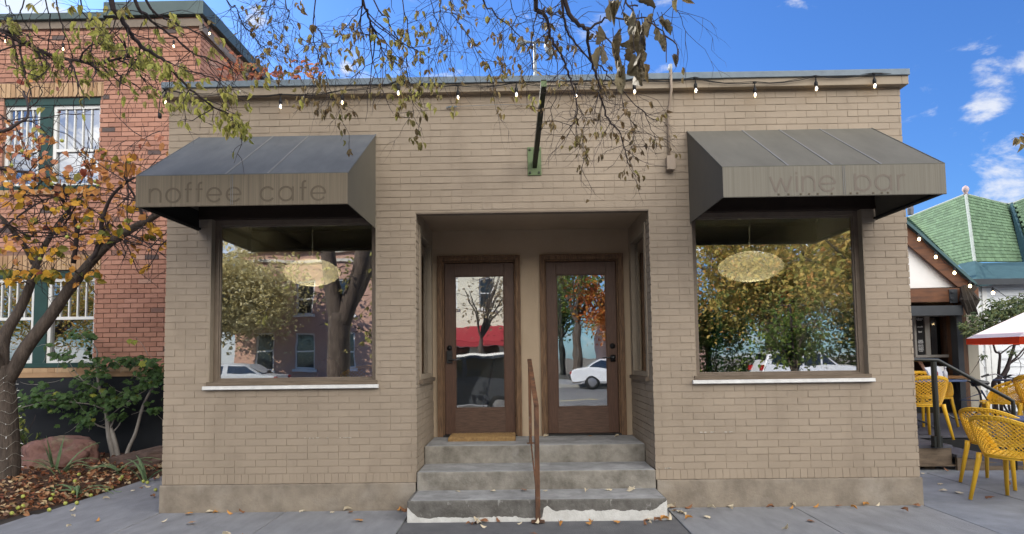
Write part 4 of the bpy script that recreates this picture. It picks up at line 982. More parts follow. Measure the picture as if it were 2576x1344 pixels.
m_fairy = mat('fairy_bulb', (.9,.9,.9), (.8,.8,.8), rough=.2, emit=((1,.96,.85), .05))
m_fwire = mat('fairy_wire', (.30,.28,.24), rough=.6)
m = MB(); fb = MB(); tr = smooth_pts([P6(48,1255,tY), P6(46,1150,tY), P6(42,1000,tY), P6(36,850,tY), P6(28,720,tY), P6(22,620,tY)], 4)
wp = []; nt_ = 12
for i in range(nt_*20+1):
    t_ = i/(nt_*20)*(len(tr)-1.01); k = int(t_); c = tr[k].lerp(tr[k+1], t_-k); a = i/20*2*PI; rr = .128-.026*t_/len(tr)+.012
    q = c + V((math.cos(a)*rr, math.sin(a)*rr, .03*math.sin(a*.7+i))); wp.append(q)
    if i % 4 == 1:
        o_ = (q-c).normalized(); fb.tube([q, q+o_*.012, q+o_*.03+V((0,0,cr.gauss(0,.008)))], [.002,.004,.0015], 5)
m.tube(wp, .0025, 4); m.build('fairy_light_wire', m_fwire, CT); fb.build('fairy_lights', m_fairy, CT)

# ---- green shrub with pale stems in front of the dark base wall
SH = thing('green_shrub', 'green lobed leaf shrub with pale slender stems in front of the dark base wall', 'shrub')
SY = 2.95; m = MB(); fol = MB(); sr = random.Random(5); ST = []
def sl_(pts, r0, r1): ST.append(limb(m, [P6(x,y,SY+dy) for x,y,dy in pts], r0, r1, 8, 4)); return ST[-1]
sl_([(638,1110,-.15),(632,1050,-.12),(610,950,-.1),(600,850,-.05),(590,800,0),(575,730,0),(555,670,0),(545,600,.0),(540,520,-.02),(545,480,-.05),(520,430,-.05)], .042, .009)
sl_([(668,1105,-.12),(655,1030,-.1),(635,950,-.08),(612,890,-.05),(600,850,-.05)], .036, .028)
sl_([(700,1090,-.1),(720,1020,-.08),(760,930,-.05),(795,800,-.02),(830,720,0),(870,660,.05),(915,600,.05)], .032, .012)
sl_([(597,905,-.05),(560,895,-.1),(530,880,-.15)], .012, .007); sl_([(612,915,-.05),(630,880,-.1),(645,840,-.1)], .012, .007); sl_([(640,920,-.06),(665,890,-.1),(675,870,-.12)], .01, .006)
sl_([(590,800,-.02),(560,790,-.08),(500,770,-.12),(400,760,-.18),(300,745,-.2),(200,770,-.25),(120,790,-.3)], .012, .004)
sl_([(560,690,0),(480,650,-.1),(430,600,-.1),(390,540,-.1)], .010, .004); sl_([(545,600,0),(620,560,-.05),(700,530,-.05),(800,520,-.05),(880,540,0)], .010, .004)
sl_([(600,850,-.05),(660,800,-.1),(740,740,-.1),(820,690,-.1)], .009, .004); sl_([(830,500,-.05),(800,440,-.05),(760,395,-.08)], .005, .002)
SC = [((200,730),90,38,46),((110,780),40,18,14),((300,750),90,45,48),((410,740),70,45,44),((470,640),60,50,40),((540,560),55,45,36),((460,850),55,40,34),((530,740),55,60,34),((620,760),50,40,26),((720,720),80,50,44),((800,640),60,45,34),((860,580),50,40,30),((700,530),90,30,38),((820,530),60,35,26),((440,370),45,25,16),((500,390),30,25,10),((385,500),60,40,24),((860,800),50,16,16),((650,830),40,25,16),((270,435),25,10,5),((350,490),40,20,10),((640,520),50,30,16),((230,660),30,25,8),((890,640),30,40,14)]
for (x, y), sx_, sy_, n_ in SC:
    for k in range(int(n_*1.5)):
        p = P6(x+sr.gauss(0,sx_*.75), y+sr.gauss(0,sy_*.6), SY + sr.gauss(-.12,.15))
        fol.mapleleaf(p, (sr.gauss(0,.8), sr.gauss(-.3,.4), sr.gauss(-.45,.35)), (sr.gauss(0,.4),-.8,1), sr.uniform(.06,.105), min(1,max(0,sr.gauss(.45,.22))))
    for k in range(2):
        c = P6(x, y, SY-.1); twig(m, c, (sr.gauss(0,1),sr.gauss(0,.3),sr.gauss(0,.5)), .3, .004, 0, sr, None, .0, 5)
m.build('stem', m_barkp, SH, True)
m_shl = leafmat('green_lobed_leaf', [(0,(.035,.075,.022)),(.5,(.065,.125,.035)),(.85,(.10,.17,.05)),(1,(.30,.32,.05))], .25)
for (x, y) in ((735,412),(815,522),(800,528),(590,1145)):
    for k in range(2): fol.mapleleaf(P6(x+sr.gauss(0,6),y+sr.gauss(0,6),SY-.3), (sr.gauss(0,.5),-.3,-.6), (0,-1,.4), .10, 1)
fol.build('foliage', m_shl, SH)
# low dark bush beside the trunk
LB = thing('low_bush', 'low feathery dark green bush between the wrapped trunk and the reddish boulder', 'bush')
m = MB(); fol = MB()
b0 = P6(110,1130,2.5)
for k in range(46):
    a = sr.uniform(0,2*PI); tip = P6(140+sr.gauss(0,60), 1010+sr.gauss(0,70), 2.5+sr.gauss(0,.2)); base = b0 + V((sr.gauss(0,.15),sr.gauss(0,.1),-.15))
    pts = [base.lerp(tip,t_)+V((0,0,.08*math.sin(PI*t_))) for t_ in (0,.25,.5,.75,1)]; m.tube(pts, [.006,.005,.004,.003,.002], 4)
    for q in range(12):
        t_ = sr.uniform(.3,1); c = base.lerp(tip,t_)+V((0,0,.08*math.sin(PI*t_))); fol.leaf(c, (tip-base)+V((sr.gauss(0,.3),sr.gauss(0,.2),sr.gauss(-.05,.2))), (0,-1,.6), sr.uniform(.05,.10), .022, .1, min(1,max(0,sr.gauss(.4,.25))))
for k in range(30): fol.leaf(P6(110+sr.gauss(0,25), 865+sr.gauss(0,25), 2.4), (sr.gauss(0,1),-.3,-.6), (0,-1,.5), .07, .04, .2, min(1, sr.uniform(.5,1.0)))
limb(m, [b0, P6(150,950,2.5), P6(190,860,2.45), P6(200,830,2.5)], .006, .003, 5)
m.build('stem', m_barkd, LB); fol.build('foliage', leafmat('dark_bush_leaf', [(0,(.03,.055,.015)),(.6,(.07,.10,.022)),(.9,(.13,.15,.03)),(1,(.34,.34,.06))], .2), LB)
# ================================================================== the street tree whose limbs hang over the view
ST_ = thing('street_tree', 'big street tree by the kerb hanging bare twigs and olive leaves over the storefront', 'tree')
tr_ = random.Random(23)
fork = V((-3.36,-5.38,2.35))
m = MB()
def tl(pts, r0, r1, n=14): 
    pts = smooth_pts([V(p) for p in pts], 4); k_ = len(pts)-1
    m.tube(pts, [(r0+(r1-r0)*(i/k_))*(1+.07*noise.noise(p*3)) for i, p in enumerate(pts)], n); return pts
tl([(-3.40,-5.4,-.15),(-3.42,-5.4,.05),(-3.39,-5.4,.7),(-3.37,-5.39,1.6),fork], .225, .20)
tl([fork+V((0,0,-.3)),(-3.0,-5.3,3.0),(-2.75,-5.25,3.9),(-2.3,-5.2,4.9),(-1.6,-5.0,6.0),(-1.0,-4.6,7.6),(-.6,-4.4,9.2)], .17, .06)
tl([fork+V((0,0,-.25)),(-3.5,-5.3,3.0),(-3.65,-5.25,4.1),(-3.9,-5.0,5.4),(-3.9,-4.6,7.2),(-3.7,-4.4,9.6)], .17, .06)
tl([fork+V((0,0,-.2)),(-2.95,-5.7,3.1),(-2.6,-6.0,4.2),(-2.4,-6.4,5.6),(-1.9,-7.2,7.2),(-1.2,-7.8,8.8)], .14, .05)
HUBS = [V((-1.6,-5.0,6.0)), V((-3.9,-5.0,5.4)), V((-1.0,-4.6,7.6)), V((-3.9,-4.6,7.2))]
tl([HUBS[0],(-.6,-4.6,6.5),(.4,-4.2,6.6),(1.2,-3.9,6.2)], .09, .035, 8)
tl([HUBS[1],(-4.1,-4.2,5.6),(-4.3,-3.4,5.6),(-4.6,-2.8,5.2)], .085, .03, 8)
tl([HUBS[0],(-1.9,-4.2,6.3),(-2.2,-3.3,6.2),(-2.2,-2.6,5.6)], .08, .03, 8)
m.build('trunk', m_bark, ST_, True)
HUBS = [V((1.2,-3.9,6.2)), V((.4,-4.2,6.6)), V((-.6,-4.6,6.5)), V((-4.6,-2.8,5.2)), V((-2.2,-2.6,5.6)), V((-4.3,-3.4,5.6))]
m = MB(); fol = MB(); big = MB()
def tleaf(mode):
    pr, s0, s1, gr = mode
    def f(pts, dirs, lvl):
        for i in range(1, len(pts)):
            if tr_.random() < pr:
                for q in range(tr_.choice((1,1,2,3))):
                    d = dirs[i-1]*.4 + V((tr_.gauss(0,.45),tr_.gauss(0,.45),-.9+tr_.gauss(0,.3)))
                    fol.leaf(pts[i]+V((tr_.gauss(0,.012),tr_.gauss(0,.012),0)), d, (tr_.gauss(0,.8),-1,tr_.gauss(0,.5)), tr_.uniform(s0,s1), tr_.uniform(s0,s1)*.5, tr_.uniform(.1,.6), min(1,max(0,tr_.gauss(gr,.16))))
    return f
def hang(pix, Y0, Y1, r0, r1, mode, tw=1.0, L=(.25,.5), con=True):
    """A limb followed down the photo; it joins the nearest bough above the frame."""
    n = len(pix); pts = [at(x, y, Y0+(Y1-Y0)*i/(n-1)) for i, (x, y) in enumerate(pix)]
    if con:
        up = pts[0] + (pts[0]-pts[1]).normalized()*.5 + V((0,0,.45)); h = min(HUBS, key=lambda q: (q-up).length); pts = [h, h.lerp(up,.55)+V((0,0,.15)), up] + pts
        r0 = max(r0, .008)
    ps = limb(m, pts, r0*.72, r1*.8, 6, 4, .004)
    st = len(ps)*3//(len(pts)) if con else 1
    for i in range(st, len(ps)):
        if tr_.random() < .55*tw:
            d = (ps[i]-ps[i-1]).normalized()*.6 + V((tr_.gauss(0,.75),tr_.gauss(0,.35),tr_.gauss(-.25,.5)))
            twig(m, ps[i], d, tr_.uniform(*L), max(.0022, r1*.7), 1 if tr_.random() < .75 else 2, tr_, tleaf(mode), .10, 5, 2, .8, .26)
    return ps
OL = (.115, .045, .072, .60)      # leafy olive green
SP = (.045, .035, .06, .15)     # nearly bare, a few dry leaves
MD = (.09, .035, .06, .3)
hang([(271,-20),(305,47),(328,86),(365,122),(406,146),(430,174),(469,214),(510,250),(547,276),(599,294)], -2.6, -1.5, .030, .006, (.10,.05,.08,.66), 1.0, (.2,.42))
hang([(333,-15),(365,34),(391,62),(440,95),(480,130),(530,150),(585,175)], -2.4, -1.6, .022, .005, OL, 1.3)
hang([(365,-10),(406,39),(443,60),(500,85),(560,140),(600,190)], -2.3, -1.6, .018, .004, (.15,.05,.075,.55), 1.0)
hang([(-60,55),(0,75),(29,94),(73,115),(112,133),(167,148),(208,156),(250,159),(284,151),(325,141)], -2.2, -1.9, .026, .010, (.105,.045,.072,.6), 1.2, (.2,.45))
hang([(112,-20),(125,47),(122,117),(109,185)], -2.2, -1.9, .010, .003, MD)
hang([(141,-20),(156,65),(172,109),(182,156),(169,208)], -2.2, -1.9, .010, .003, OL, 1.0)
hang([(312,104),(325,141),(346,172),(378,200)], -2.1, -1.8, .010, .003, OL, 1.0, con=False)
hang([(200,-15),(215,40),(260,75),(300,110),(330,175)], -2.3, -1.7, .010, .003, OL, 1.4)
hang([(60,-10),(55,40),(90,90),(140,110)], -2.3, -1.9, .009, .003, (.18,.05,.08,.55), .9)
hang([(10,-20),(25,20),(40,60)], -2.2, -1.9, .008, .003, (.15,.05,.08,.4), .9)
hang([(450,174),(520,190),(560,215),(575,240)], -1.9, -1.5, .008, .003, OL, 1.2, con=False)
def B_(l): return [(x*.24957+536.6, y*.24957) for x, y in l]
hang(B_([(130,-30),(220,60),(260,170),(310,270),(400,360),(480,450),(580,530),(740,590)]), -2.0, -1.4, .008, .002, SP, 1.5)
hang(B_([(560,-20),(440,100),(400,160),(300,250)]), -1.9, -1.5, .006, .002, SP, 1.4)
hang(B_([(620,-20),(600,30),(560,90),(570,200),(610,330),(615,440)]), -1.9, -1.5, .006, .002, SP, 1.5)
hang(B_([(715,-20),(760,110),(770,200),(830,300),(870,370)]), -1.9, -1.4, .006, .002, SP, 1.5)
hang(B_([(1030,-20),(1010,180),(1010,260),(1010,400),(1040,500),(1090,650),(1130,760),(1160,870),(1200,960),(1190,1000),(1280,1110),(1310,1250)]), -2.0, -1.1, .009, .002, (.09,.045,.075,.2), .85, (.18,.38))
hang(B_([(1010,260),(1080,320),(1100,420),(1080,600),(1060,800),(1060,900)]), -1.7, -1.2, .006, .002, SP, 1.3, con=False)
hang(B_([(1510,40),(1440,140),(1300,310),(1260,430),(1120,430)]), -1.9, -1.5, .006, .002, MD, 1.4, con=False)
hang(B_([(1505,-30),(1550,100),(1590,240),(1640,340)]), -2.3, -2.0, .017, .008, SP, 1.3)
hang(B_([(1600,260),(1690,470),(1640,600),(1500,700),(1380,800)]), -2.0, -1.4, .007, .002, MD, .9, con=False)
hang(B_([(1690,470),(1770,560),(1690,700),(1640,790)]), -1.8, -1.4, .005, .002, MD, .8, con=False)
hang(B_([(1610,-20),(1750,170),(1800,300),(1870,420),(1930,550),(1950,700),(1980,870),(2010,1000),(2010,1120),(2050,1250)]), -2.1, -1.1, .010, .002, (.12,.05,.08,.35), .9, (.18,.38))
hang(B_([(1900,-20),(1950,200),(1960,330),(2000,480),(2140,560),(2240,620),(2230,720),(2200,870)]), -2.0, -1.3, .008, .002, (.2,.05,.08,.4), 1.0, (.18,.38))
hang(B_([(2300,-20),(2280,120),(2320,260),(2410,420),(2300,520)]), -2.0, -1.5, .007, .002, SP, 1.5)
def C_p(l): return [(x*.3744+1073.3, y*.3744) for x, y in l]
hang(C_p([(150,-40),(180,100),(250,200),(330,330),(400,450),(430,540)]), -2.1, -1.5, .009, .002, MD, 1.6)
hang(C_p([(20,-30),(60,120),(100,260),(50,340)]), -2.0, -1.5, .007, .002, MD, 1.5)
hang(C_p([(370,-30),(430,60),(540,160),(650,270),(690,360),(720,480)]), -2.3, -1.6, .012, .003, (.05,.035,.06,.2), 1.5)
hang(C_p([(560,-20),(600,120),(570,220),(640,300)]), -2.2, -1.7, .007, .002, (.05,.035,.06,.2), 1.4)
hang(C_p([(733,-40),(745,60),(810,130),(825,220),(870,310),(920,400),(950,500),(980,570),(1010,700),(1000,800),(960,860)]), -2.9, -1.7, .024, .004, (.03,.035,.06,.12), 1.3, (.18,.40))
hang(C_p([(745,80),(720,180),(700,330),(710,480)]), -2.5, -1.8, .007, .002, SP, 1.0, con=False)
hang(C_p([(908,-40),(920,120),(960,240),(1050,350),(1120,430),(1180,450),(1230,530),(1300,600),(1400,700),(1480,770),(1550,820)]), -2.9, -1.7, .014, .003, (.035,.035,.06,.12), 1.3, (.18,.40))
hang(C_p([(925,-20),(1010,150),(1075,200),(1085,320),(1120,450),(1160,590),(1180,700),(1220,800),(1300,900),(1330,1000),(1350,1100)]), -3.0, -1.7, .024, .003, (.04,.035,.06,.12), 1.3, (.18,.38))
hang(C_p([(1075,200),(1200,130),(1330,120),(1480,130),(1560,170)]), -3.2, -3.4, .009, .003, (.05,.05,.08,.12), .5, (.15,.3), con=False)
hang(C_p([(1640,-20),(1690,90),(1755,230)]), -2.2, -1.8, .005, .002, SP, .6)
hang(C_p([(1010,700),(1060,800),(1050,920),(1060,1040),(1040,1130)]), -1.9, -1.6, .004, .002, (.07,.035,.06,.10), 1.3, (.14,.32), con=False)
hang(C_p([(1300,600),(1330,760),(1400,850),(1370,960),(1390,1060)]), -1.9, -1.6, .004, .002, (.06,.035,.06,.10), 1.3, (.14,.32), con=False)
hang(C_p([(1450,740),(1500,840),(1540,940),(1530,1000)]), -1.8, -1.6, .004, .002, (.05,.035,.06,.10), 1.3, (.14,.3), con=False)
hang(C_p([(870,640),(840,740),(850,830)]), -1.9, -1.7, .004, .002, (.08,.035,.06,.12), 1.3, (.14,.3), con=False)
hang([(2740,-260),(2710,60),(2640,290),(2600,335),(2545,352)], -2.5, -2.2, .012, .002, SP, .25)
# clusters of leaves that hang in one place
def cluster(px, py, Y, n, sp, s0, s1, gr, mb=None):
    for k in range(n):
        p = at(px+tr_.gauss(0,sp*.65), py+tr_.gauss(0,sp*.8), Y+tr_.gauss(0,.05))
        (mb or fol).leaf(p, (tr_.gauss(0,.45),tr_.gauss(0,.4),-1), (tr_.gauss(0,.8),-1,tr_.gauss(0,.5)), tr_.uniform(s0,s1), tr_.uniform(s0,s1)*.5, tr_.uniform(.1,.6), min(1,max(0,tr_.gauss(gr,.12))))
for a in [(570,235,-1.5,12,16,.05,.078,.7),(500,270,-1.5,20,24,.05,.078,.7),(455,255,-1.55,10,16,.05,.078,.66),(595,315,-1.45,26,24,.055,.085,.68),(620,335,-1.45,14,16,.055,.085,.66),(560,300,-1.5,10,18,.05,.08,.66),(470,245,-1.5,8,14,.05,.08,.65),
          (385,130,-2.0,12,14,.07,.095,.76),(350,140,-2.0,9,14,.07,.095,.74),(415,165,-2.0,8,10,.07,.095,.78),(460,172,-1.9,4,8,.07,.095,.78),(310,115,-2.1,8,14,.05,.078,.66),(100,165,-2.1,16,22,.05,.078,.64),(60,150,-2.1,12,20,.05,.08,.62),(150,140,-2.1,10,14,.05,.08,.64),(265,88,-2.1,14,18,.05,.078,.5),(30,60,-2.1,8,14,.05,.078,.62),(190,60,-2.1,8,16,.05,.08,.66),(240,60,-2.1,8,16,.05,.08,.62),(440,40,-2.0,8,14,.05,.08,.6),
          (760,20,-2.2,7,14,.035,.06,.15),(890,80,-1.9,10,22,.045,.065,.25),(880,125,-1.9,8,24,.045,.065,.22),(1015,100,-1.9,7,14,.045,.065,.45),(985,145,-1.8,7,10,.035,.06,.5),(1080,205,-1.6,11,18,.035,.06,.55),(1035,240,-1.4,10,16,.035,.06,.62),(1010,245,-1.4,6,10,.035,.06,.55),(1085,265,-1.4,5,8,.035,.06,.58),(1040,350,-1.15,5,8,.035,.055,.35),(863,328,-1.1,3,6,.04,.06,.3),(860,80,-1.9,3,8,.035,.055,.15),(1070,80,-1.9,6,22,.035,.06,.5),(770,180,-1.8,4,10,.035,.055,.12),(1120,20,-2.0,10,24,.035,.06,.4),(1160,30,-2.0,8,24,.035,.06,.25),
          (1340,250,-1.5,7,12,.035,.06,.6),(1388,310,-1.7,7,10,.035,.06,.15),(1290,90,-1.9,5,10,.045,.065,.2),(1310,105,-1.9,4,8,.045,.065,.2),(1392,130,-2.2,5,8,.045,.065,.2),(1455,345,-1.7,16,22,.038,.06,.2),(1470,390,-1.7,10,14,.038,.06,.16),(1458,425,-1.7,4,8,.035,.055,.16),(1575,430,-1.7,8,12,.035,.055,.12),(1510,330,-1.7,6,14,.035,.055,.3),(1590,325,-1.7,3,8,.035,.055,.2),(1640,355,-1.6,5,10,.035,.055,.2),(1550,345,-1.7,4,8,.035,.055,.25),(1225,160,-1.8,7,18,.038,.06,.15),(1265,170,-1.8,5,14,.038,.06,.15),(1240,100,-1.8,5,14,.038,.06,.15),(1385,210,-1.8,4,10,.035,.06,.12),(1500,80,-2.5,3,8,.035,.06,.15)]: cluster(*a)
cluster(2564,346,-2.2,7,9,.05,.075,.15)
# the big withered leaves close to the camera
bigspots = [(1240,75,-3.6),(1250,40,-3.6),(1300,60,-3.6),(1320,120,-3.6),(1420,45,-3.6),(1390,110,-3.65),(1400,210,-3.65),(1420,180,-3.6),(1450,200,-3.6),(1400,260,-3.65),(1540,210,-3.5),(1570,170,-3.5),(1595,180,-3.5),(1590,270,-3.5),(1520,130,-3.5),(1300,340,-3.65),(1270,420,-3.7),(1290,400,-3.7),(1400,400,-3.7),(1430,340,-3.7),(1440,430,-3.7),(1430,500,-3.7),(1310,520,-3.7),(1330,470,-3.7),(1160,340,-3.3),(1175,360,-3.3),(1300,230,-3.6),(1160,210,-3.4),(1690,415,-3.3),(1390,330,-3.7),(1255,300,-3.7)]
def bigleaf(x, y, Y):
    px, py = x*.3744+1073.3, y*.3744
    p = at(px, py-14, Y); L = tr_.uniform(.07,.115); d = V((tr_.gauss(0,.35),tr_.gauss(0,.3),-1)).normalized()
    if (x, y) in ((1420,45),(1300,340)): d = V((.9,.1,-.35)).normalized()
    sd = d.cross(V((tr_.gauss(0,.6),-1,.2))).normalized(); n = sd.cross(d); vs = []; nx, ny = 6, 9; c_ = tr_.uniform(.9,2.2)*tr_.choice((1,-1)); bend = tr_.gauss(0,.5)
    for j in range(ny+1):
        t_ = j/ny; w = L*.27*(math.sin(PI*min(1,t_*.95+.03))**.75)*(1+.25*noise.noise(V((t_*6,x,y))))
        for i in range(nx+1):
            u = i/nx*2-1; vs.append(p + d*L*t_ + sd*u*w*(1-.25*abs(c_)) + n*(c_*w*u*u + L*bend*t_*t_*.4 + .018*noise.noise(V((u*2.5+x, t_*6, y)))))
    big.add(vs, [(j*(nx+1)+i, j*(nx+1)+i+1, (j+1)*(nx+1)+i+1, (j+1)*(nx+1)+i) for j in range(ny) for i in range(nx)])
    m.tube([p-d*.035+V((0,0,.01)), p], .0018, 4, cap=False)
for b_ in bigspots: bigleaf(*b_)
for pts in ([(1340,-30),(1330,40),(1310,100)],[(1340,20),(1390,100),(1400,200),(1410,330),(1430,460)],[(1480,130),(1540,180),(1600,240),(1610,420)],[(1300,-20),(1250,40),(1240,90)],[(1420,40),(1350,30),(1340,-10)],[(1200,250),(1270,330),(1290,480),(1330,540)],[(1400,330),(1300,330)],[(1600,240),(1680,300),(1680,410)]):
    n_ = len(pts); limb(m, [at(x*.3744+1073.3, y*.3744, -3.6) for x, y in pts], .004, .002, 5, 3, .002)
m.build('branch', m_barkd, ST_)
m_stl = leafmat('olive_leaf', [(0,(.17,.115,.06)),(.25,(.24,.18,.085)),(.45,(.29,.255,.09)),(.65,(.33,.32,.085)),(.85,(.38,.39,.10)),(1,(.46,.44,.16))], .35)
m_bigl = leafmat('withered_leaf', [(0,(.10,.075,.045)),(.5,(.155,.125,.075)),(1,(.22,.19,.12))], .3)
crown = MB(); m2_ = MB()
def crown_fill(mb, c, rx, ry, rz, n, s0, s1, g0, gs, keep=lambda p: True):
    for k in range(n):
        while True:
            u = V((tr_.uniform(-1,1),tr_.uniform(-1,1),tr_.uniform(-1,1)))
            if u.length <= 1: break
        q = noise.noise(V((u.x*2.3+c[0],u.y*2.3,u.z*2.3+c[2])))
        if q < -.12: continue
        p = V(c)+V((u.x*rx,u.y*ry,u.z*rz))
        if not keep(p): continue
        mb.leaf(p, (tr_.gauss(0,.6),tr_.gauss(0,.6),tr_.gauss(-.4,.5)), (tr_.gauss(0,.6),tr_.gauss(0,.6),1), tr_.uniform(s0,s1), tr_.uniform(s0,s1)*.7, .2, min(1,max(0,tr_.gauss(g0,gs))))
def outside_view(p):   # keep the unseen upper crown above what the photograph shows
    d = p-CAM; f_ = d.dot(AF)
    if f_ < .2: return True
    y = CYP - F*d.dot(AU)/f_; x = CX + F*d.dot(AR)/f_
    return y < -60 or x < -80 or x > 2650
crown_fill(crown, (-2.4,-5.2,7.4), 3.6, 3.0, 2.6, 5200, .09, .15, .55, .2, outside_view)
crown_fill(crown, (-2.0,-7.6,5.6), 2.6, 1.3, 2.0, 1500, .08, .13, .6, .2, outside_view)
for k in range(34):
    p = V((-3.2+tr_.gauss(0,.85), -5.4+tr_.gauss(0,.4), tr_.uniform(1.9,4.4))); twig(m2_, p, (tr_.gauss(0,1),tr_.gauss(0,.8),tr_.gauss(-.1,.5)), tr_.uniform(.5,.9), .008, 1, tr_, tleaf((.55,.07,.11,.55)), .06, 5, 3, .8)
m2_.build('branch', m_barkd, ST_)
fol.build('foliage', m_stl, ST_); big.build('withered_leaves', m_bigl, ST_); crown.build('crown', m_stl, ST_)

# red leaved sprigs behind the parapet, street lamp far beyond the roof
RS = thing('red_leaf_vine', 'red leaved sprigs rising behind the parapet near the brick building', 'vine')
m = MB(); fol = MB(); rv = random.Random(3)
for (px, py) in ((655,186),(672,178),(700,185),(750,178),(762,168),(778,172),(792,180),(745,196),(632,180),(600,165),(585,150),(575,180),(560,200),(604,190)):
    Y_ = 3.1; tip = at(px, py, Y_); base = at(px+rv.gauss(0,10), 228, Y_)
    m.tube([base, base.lerp(tip,.5)+V((rv.gauss(0,.03),0,0)), tip], [.006,.004,.002], 4)
    for k in range(8): fol.leaf(tip+V((rv.gauss(0,.06),rv.gauss(0,.06),rv.gauss(-.02,.06))), (rv.gauss(0,1),rv.gauss(0,.4),rv.gauss(0,.5)), (0,-1,.5), rv.uniform(.08,.13), .06, .2, rv.random())
m.build('stem', m_barkd, RS); fol.build('foliage', leafmat('red_vine_leaf', [(0,(.36,.10,.05)),(.5,(.46,.15,.08)),(1,(.50,.24,.10))]), RS)
for o in (RS,): pass
SL = thing('street_lamp', 'grey cobra head street lamp on a thin pole far behind the roof', 'street lamp')
m_lampg = mat('grey_lamp_metal', (.22,.25,.27), rough=.5, metal=.3)
Yl = 17
pB = at(1347, 195, Yl); pT = at(1345, 108, Yl)
m = MB(); m.tube([(pB.x,Yl,0), pB, pT], [.09,.065,.055], 8); m.build('pole', m_lampg, SL)
m = MB(); m.tube([pT, at(1362,106,Yl), at(1374,108,Yl)], [.04,.04,.05], 6); m.tube([pT, at(1330,106,Yl), at(1322,106,Yl)], .045, 6); m.build('arm', m_lampg, SL)
m = MB(); a = at(1374,106,Yl); b = at(1388,140,Yl); m.tube([a, a.lerp(b,.3), a.lerp(b,.7), b], [.07,.15,.17,.09], 8); a = at(1324,105,Yl); b = at(1305,112,Yl); m.tube([a, a.lerp(b,.4), b], [.07,.15,.1], 8); m.build('lamp_head', m_lampg, SL)

# ================================================================== right hand side
YT = 6.0
m_tim = mat('stained_timber', (.155,.062,.027), (.055,.024,.013), scale=3, rough=.6, stretch=(1.2,6,6), bump=.3, bscale=30, contrast=.45)
m_timv = mat('stained_timber_post', (.17,.085,.04), (.06,.030,.018), scale=3, rough=.6, stretch=(8,8,.8), bump=.3, bscale=30, contrast=.45)
m_plaster = mat('white_plaster', (.74,.735,.72), (.66,.655,.64), scale=3, rough=.9, bump=.3, bscale=60)
m_dsteel = mat('dark_steel', (.035,.04,.047), (.025,.028,.033), scale=5, rough=.5)
m_beige = mat('beige_panel', (.42,.385,.31), (.33,.30,.245), scale=3, rough=.8, stretch=(5,5,.5))
m_chalk = mat('chalkboard', (.012,.012,.013), rough=.7)
TB = thing('timber_gable_bar', 'small timber framed bar with white gable and open serving window behind the storefront', 'building')
def T(x, y, d=0): return at(x, y, YT+d)
# gable plaster, rafter, tie beam, posts
m = MB(); a = [T(2230,560), T(2300,585), T(2412,722), T(2230,727)]; m.slab([a[0],a[3],a[2],a[1]][::1], .15); m.build('gable_wall', m_plaster, TB)
m = MB(); rf = [T(2240,528,-.12), T(2443,700,-.12), T(2452,716,-.12), T(2410,722,-.12), T(2240,578,-.12)]
m.slab(rf[::-1], .05); m.build('rafter', m_tim, TB)
m = MB(); b0, b1 = T(2230,726,-.05), T(2442,720,-.05); m.box(b0.x, b1.x+.0, YT-.25, YT-.02, T(2300,762,-.1).z, T(2300,728,-.1).z); m.build('tie_beam', m_tim, TB)
m = MB(); p = T(2388,728,-.27); q = T(2410,762,-.27); m.box(p.x, q.x, YT-.27, YT-.255, q.z, p.z)
for (x,y) in ((2395,735),(2395,752)):
    c = T(x,y,-.27); m.lathe([(0,-.025),(.03,-.02),(.035,0)], (c.x,YT-.27,c.z), 8, axis='y')
o = m.build('steel_plate', m_dsteel, TB)
m = MB(); p, q = T(2412,727,-.2), T(2449,762,-.2); m.box(p.x,q.x,YT-.3,YT+.0,q.z,p.z+.02); m.build('beam_end', m_tim, TB)
GZ = T(2300,765,-.1).z
m = MB(); p, q = T(2230,772,-.3), T(2412,794,-.3); m.box(p.x,q.x,YT-.42,YT-.18,q.z,p.z); m.build('shutter_box', m_dsteel, TB)
fl2 = .34
m = MB(); p, q = T(2398,790,-.2), T(2408,790,-.2); m.box(p.x,q.x+.03,YT-.28,YT-.1,fl2,p.z); m.build('door_jamb', m_dsteel, TB)
m = MB(); p, q = T(2411,790,-.15), T(2423,790,-.15); m.box(p.x,q.x,YT-.22,YT,fl2,GZ); m.build('post', m_timv, TB)
m = MB(); p, q = T(2388,790,-.0), T(2397,790,-.0); m.box(p.x,q.x,YT-.12,YT+.1,fl2,GZ); m.build('post', m_timv, TB)
m = MB(); p, q = T(2424,762,-.05), T(2452,790,-.05); m.box(p.x,q.x,YT-.10,YT+.1,fl2-.3,T(2440,755,-.05).z); m.build('corner_panel', m_beige, TB)
# the bar inside
xl, xr_ = T(2180,800).x, T(2398,800).x
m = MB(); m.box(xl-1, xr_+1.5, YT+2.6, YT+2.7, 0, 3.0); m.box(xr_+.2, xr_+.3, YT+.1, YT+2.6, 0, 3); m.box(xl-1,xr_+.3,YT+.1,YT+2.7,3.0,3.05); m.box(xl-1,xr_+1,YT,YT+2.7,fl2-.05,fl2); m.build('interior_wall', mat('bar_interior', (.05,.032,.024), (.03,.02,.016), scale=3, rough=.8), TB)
m = MB(); z1 = T(2300,946,-.15).z; m.box(xl-.5, xr_, YT-.35, YT+.25, z1-.05, z1); m.build('counter', mat('counter_wood', (.30,.15,.055), (.20,.095,.035), scale=5, stretch=(1,5,5), rough=.4), TB)
m = MB(); m.box(xl-.5, xr_-.05, YT+.02, YT+.1, fl2, z1-.051); m.build('counter_front', m_chalk, TB)
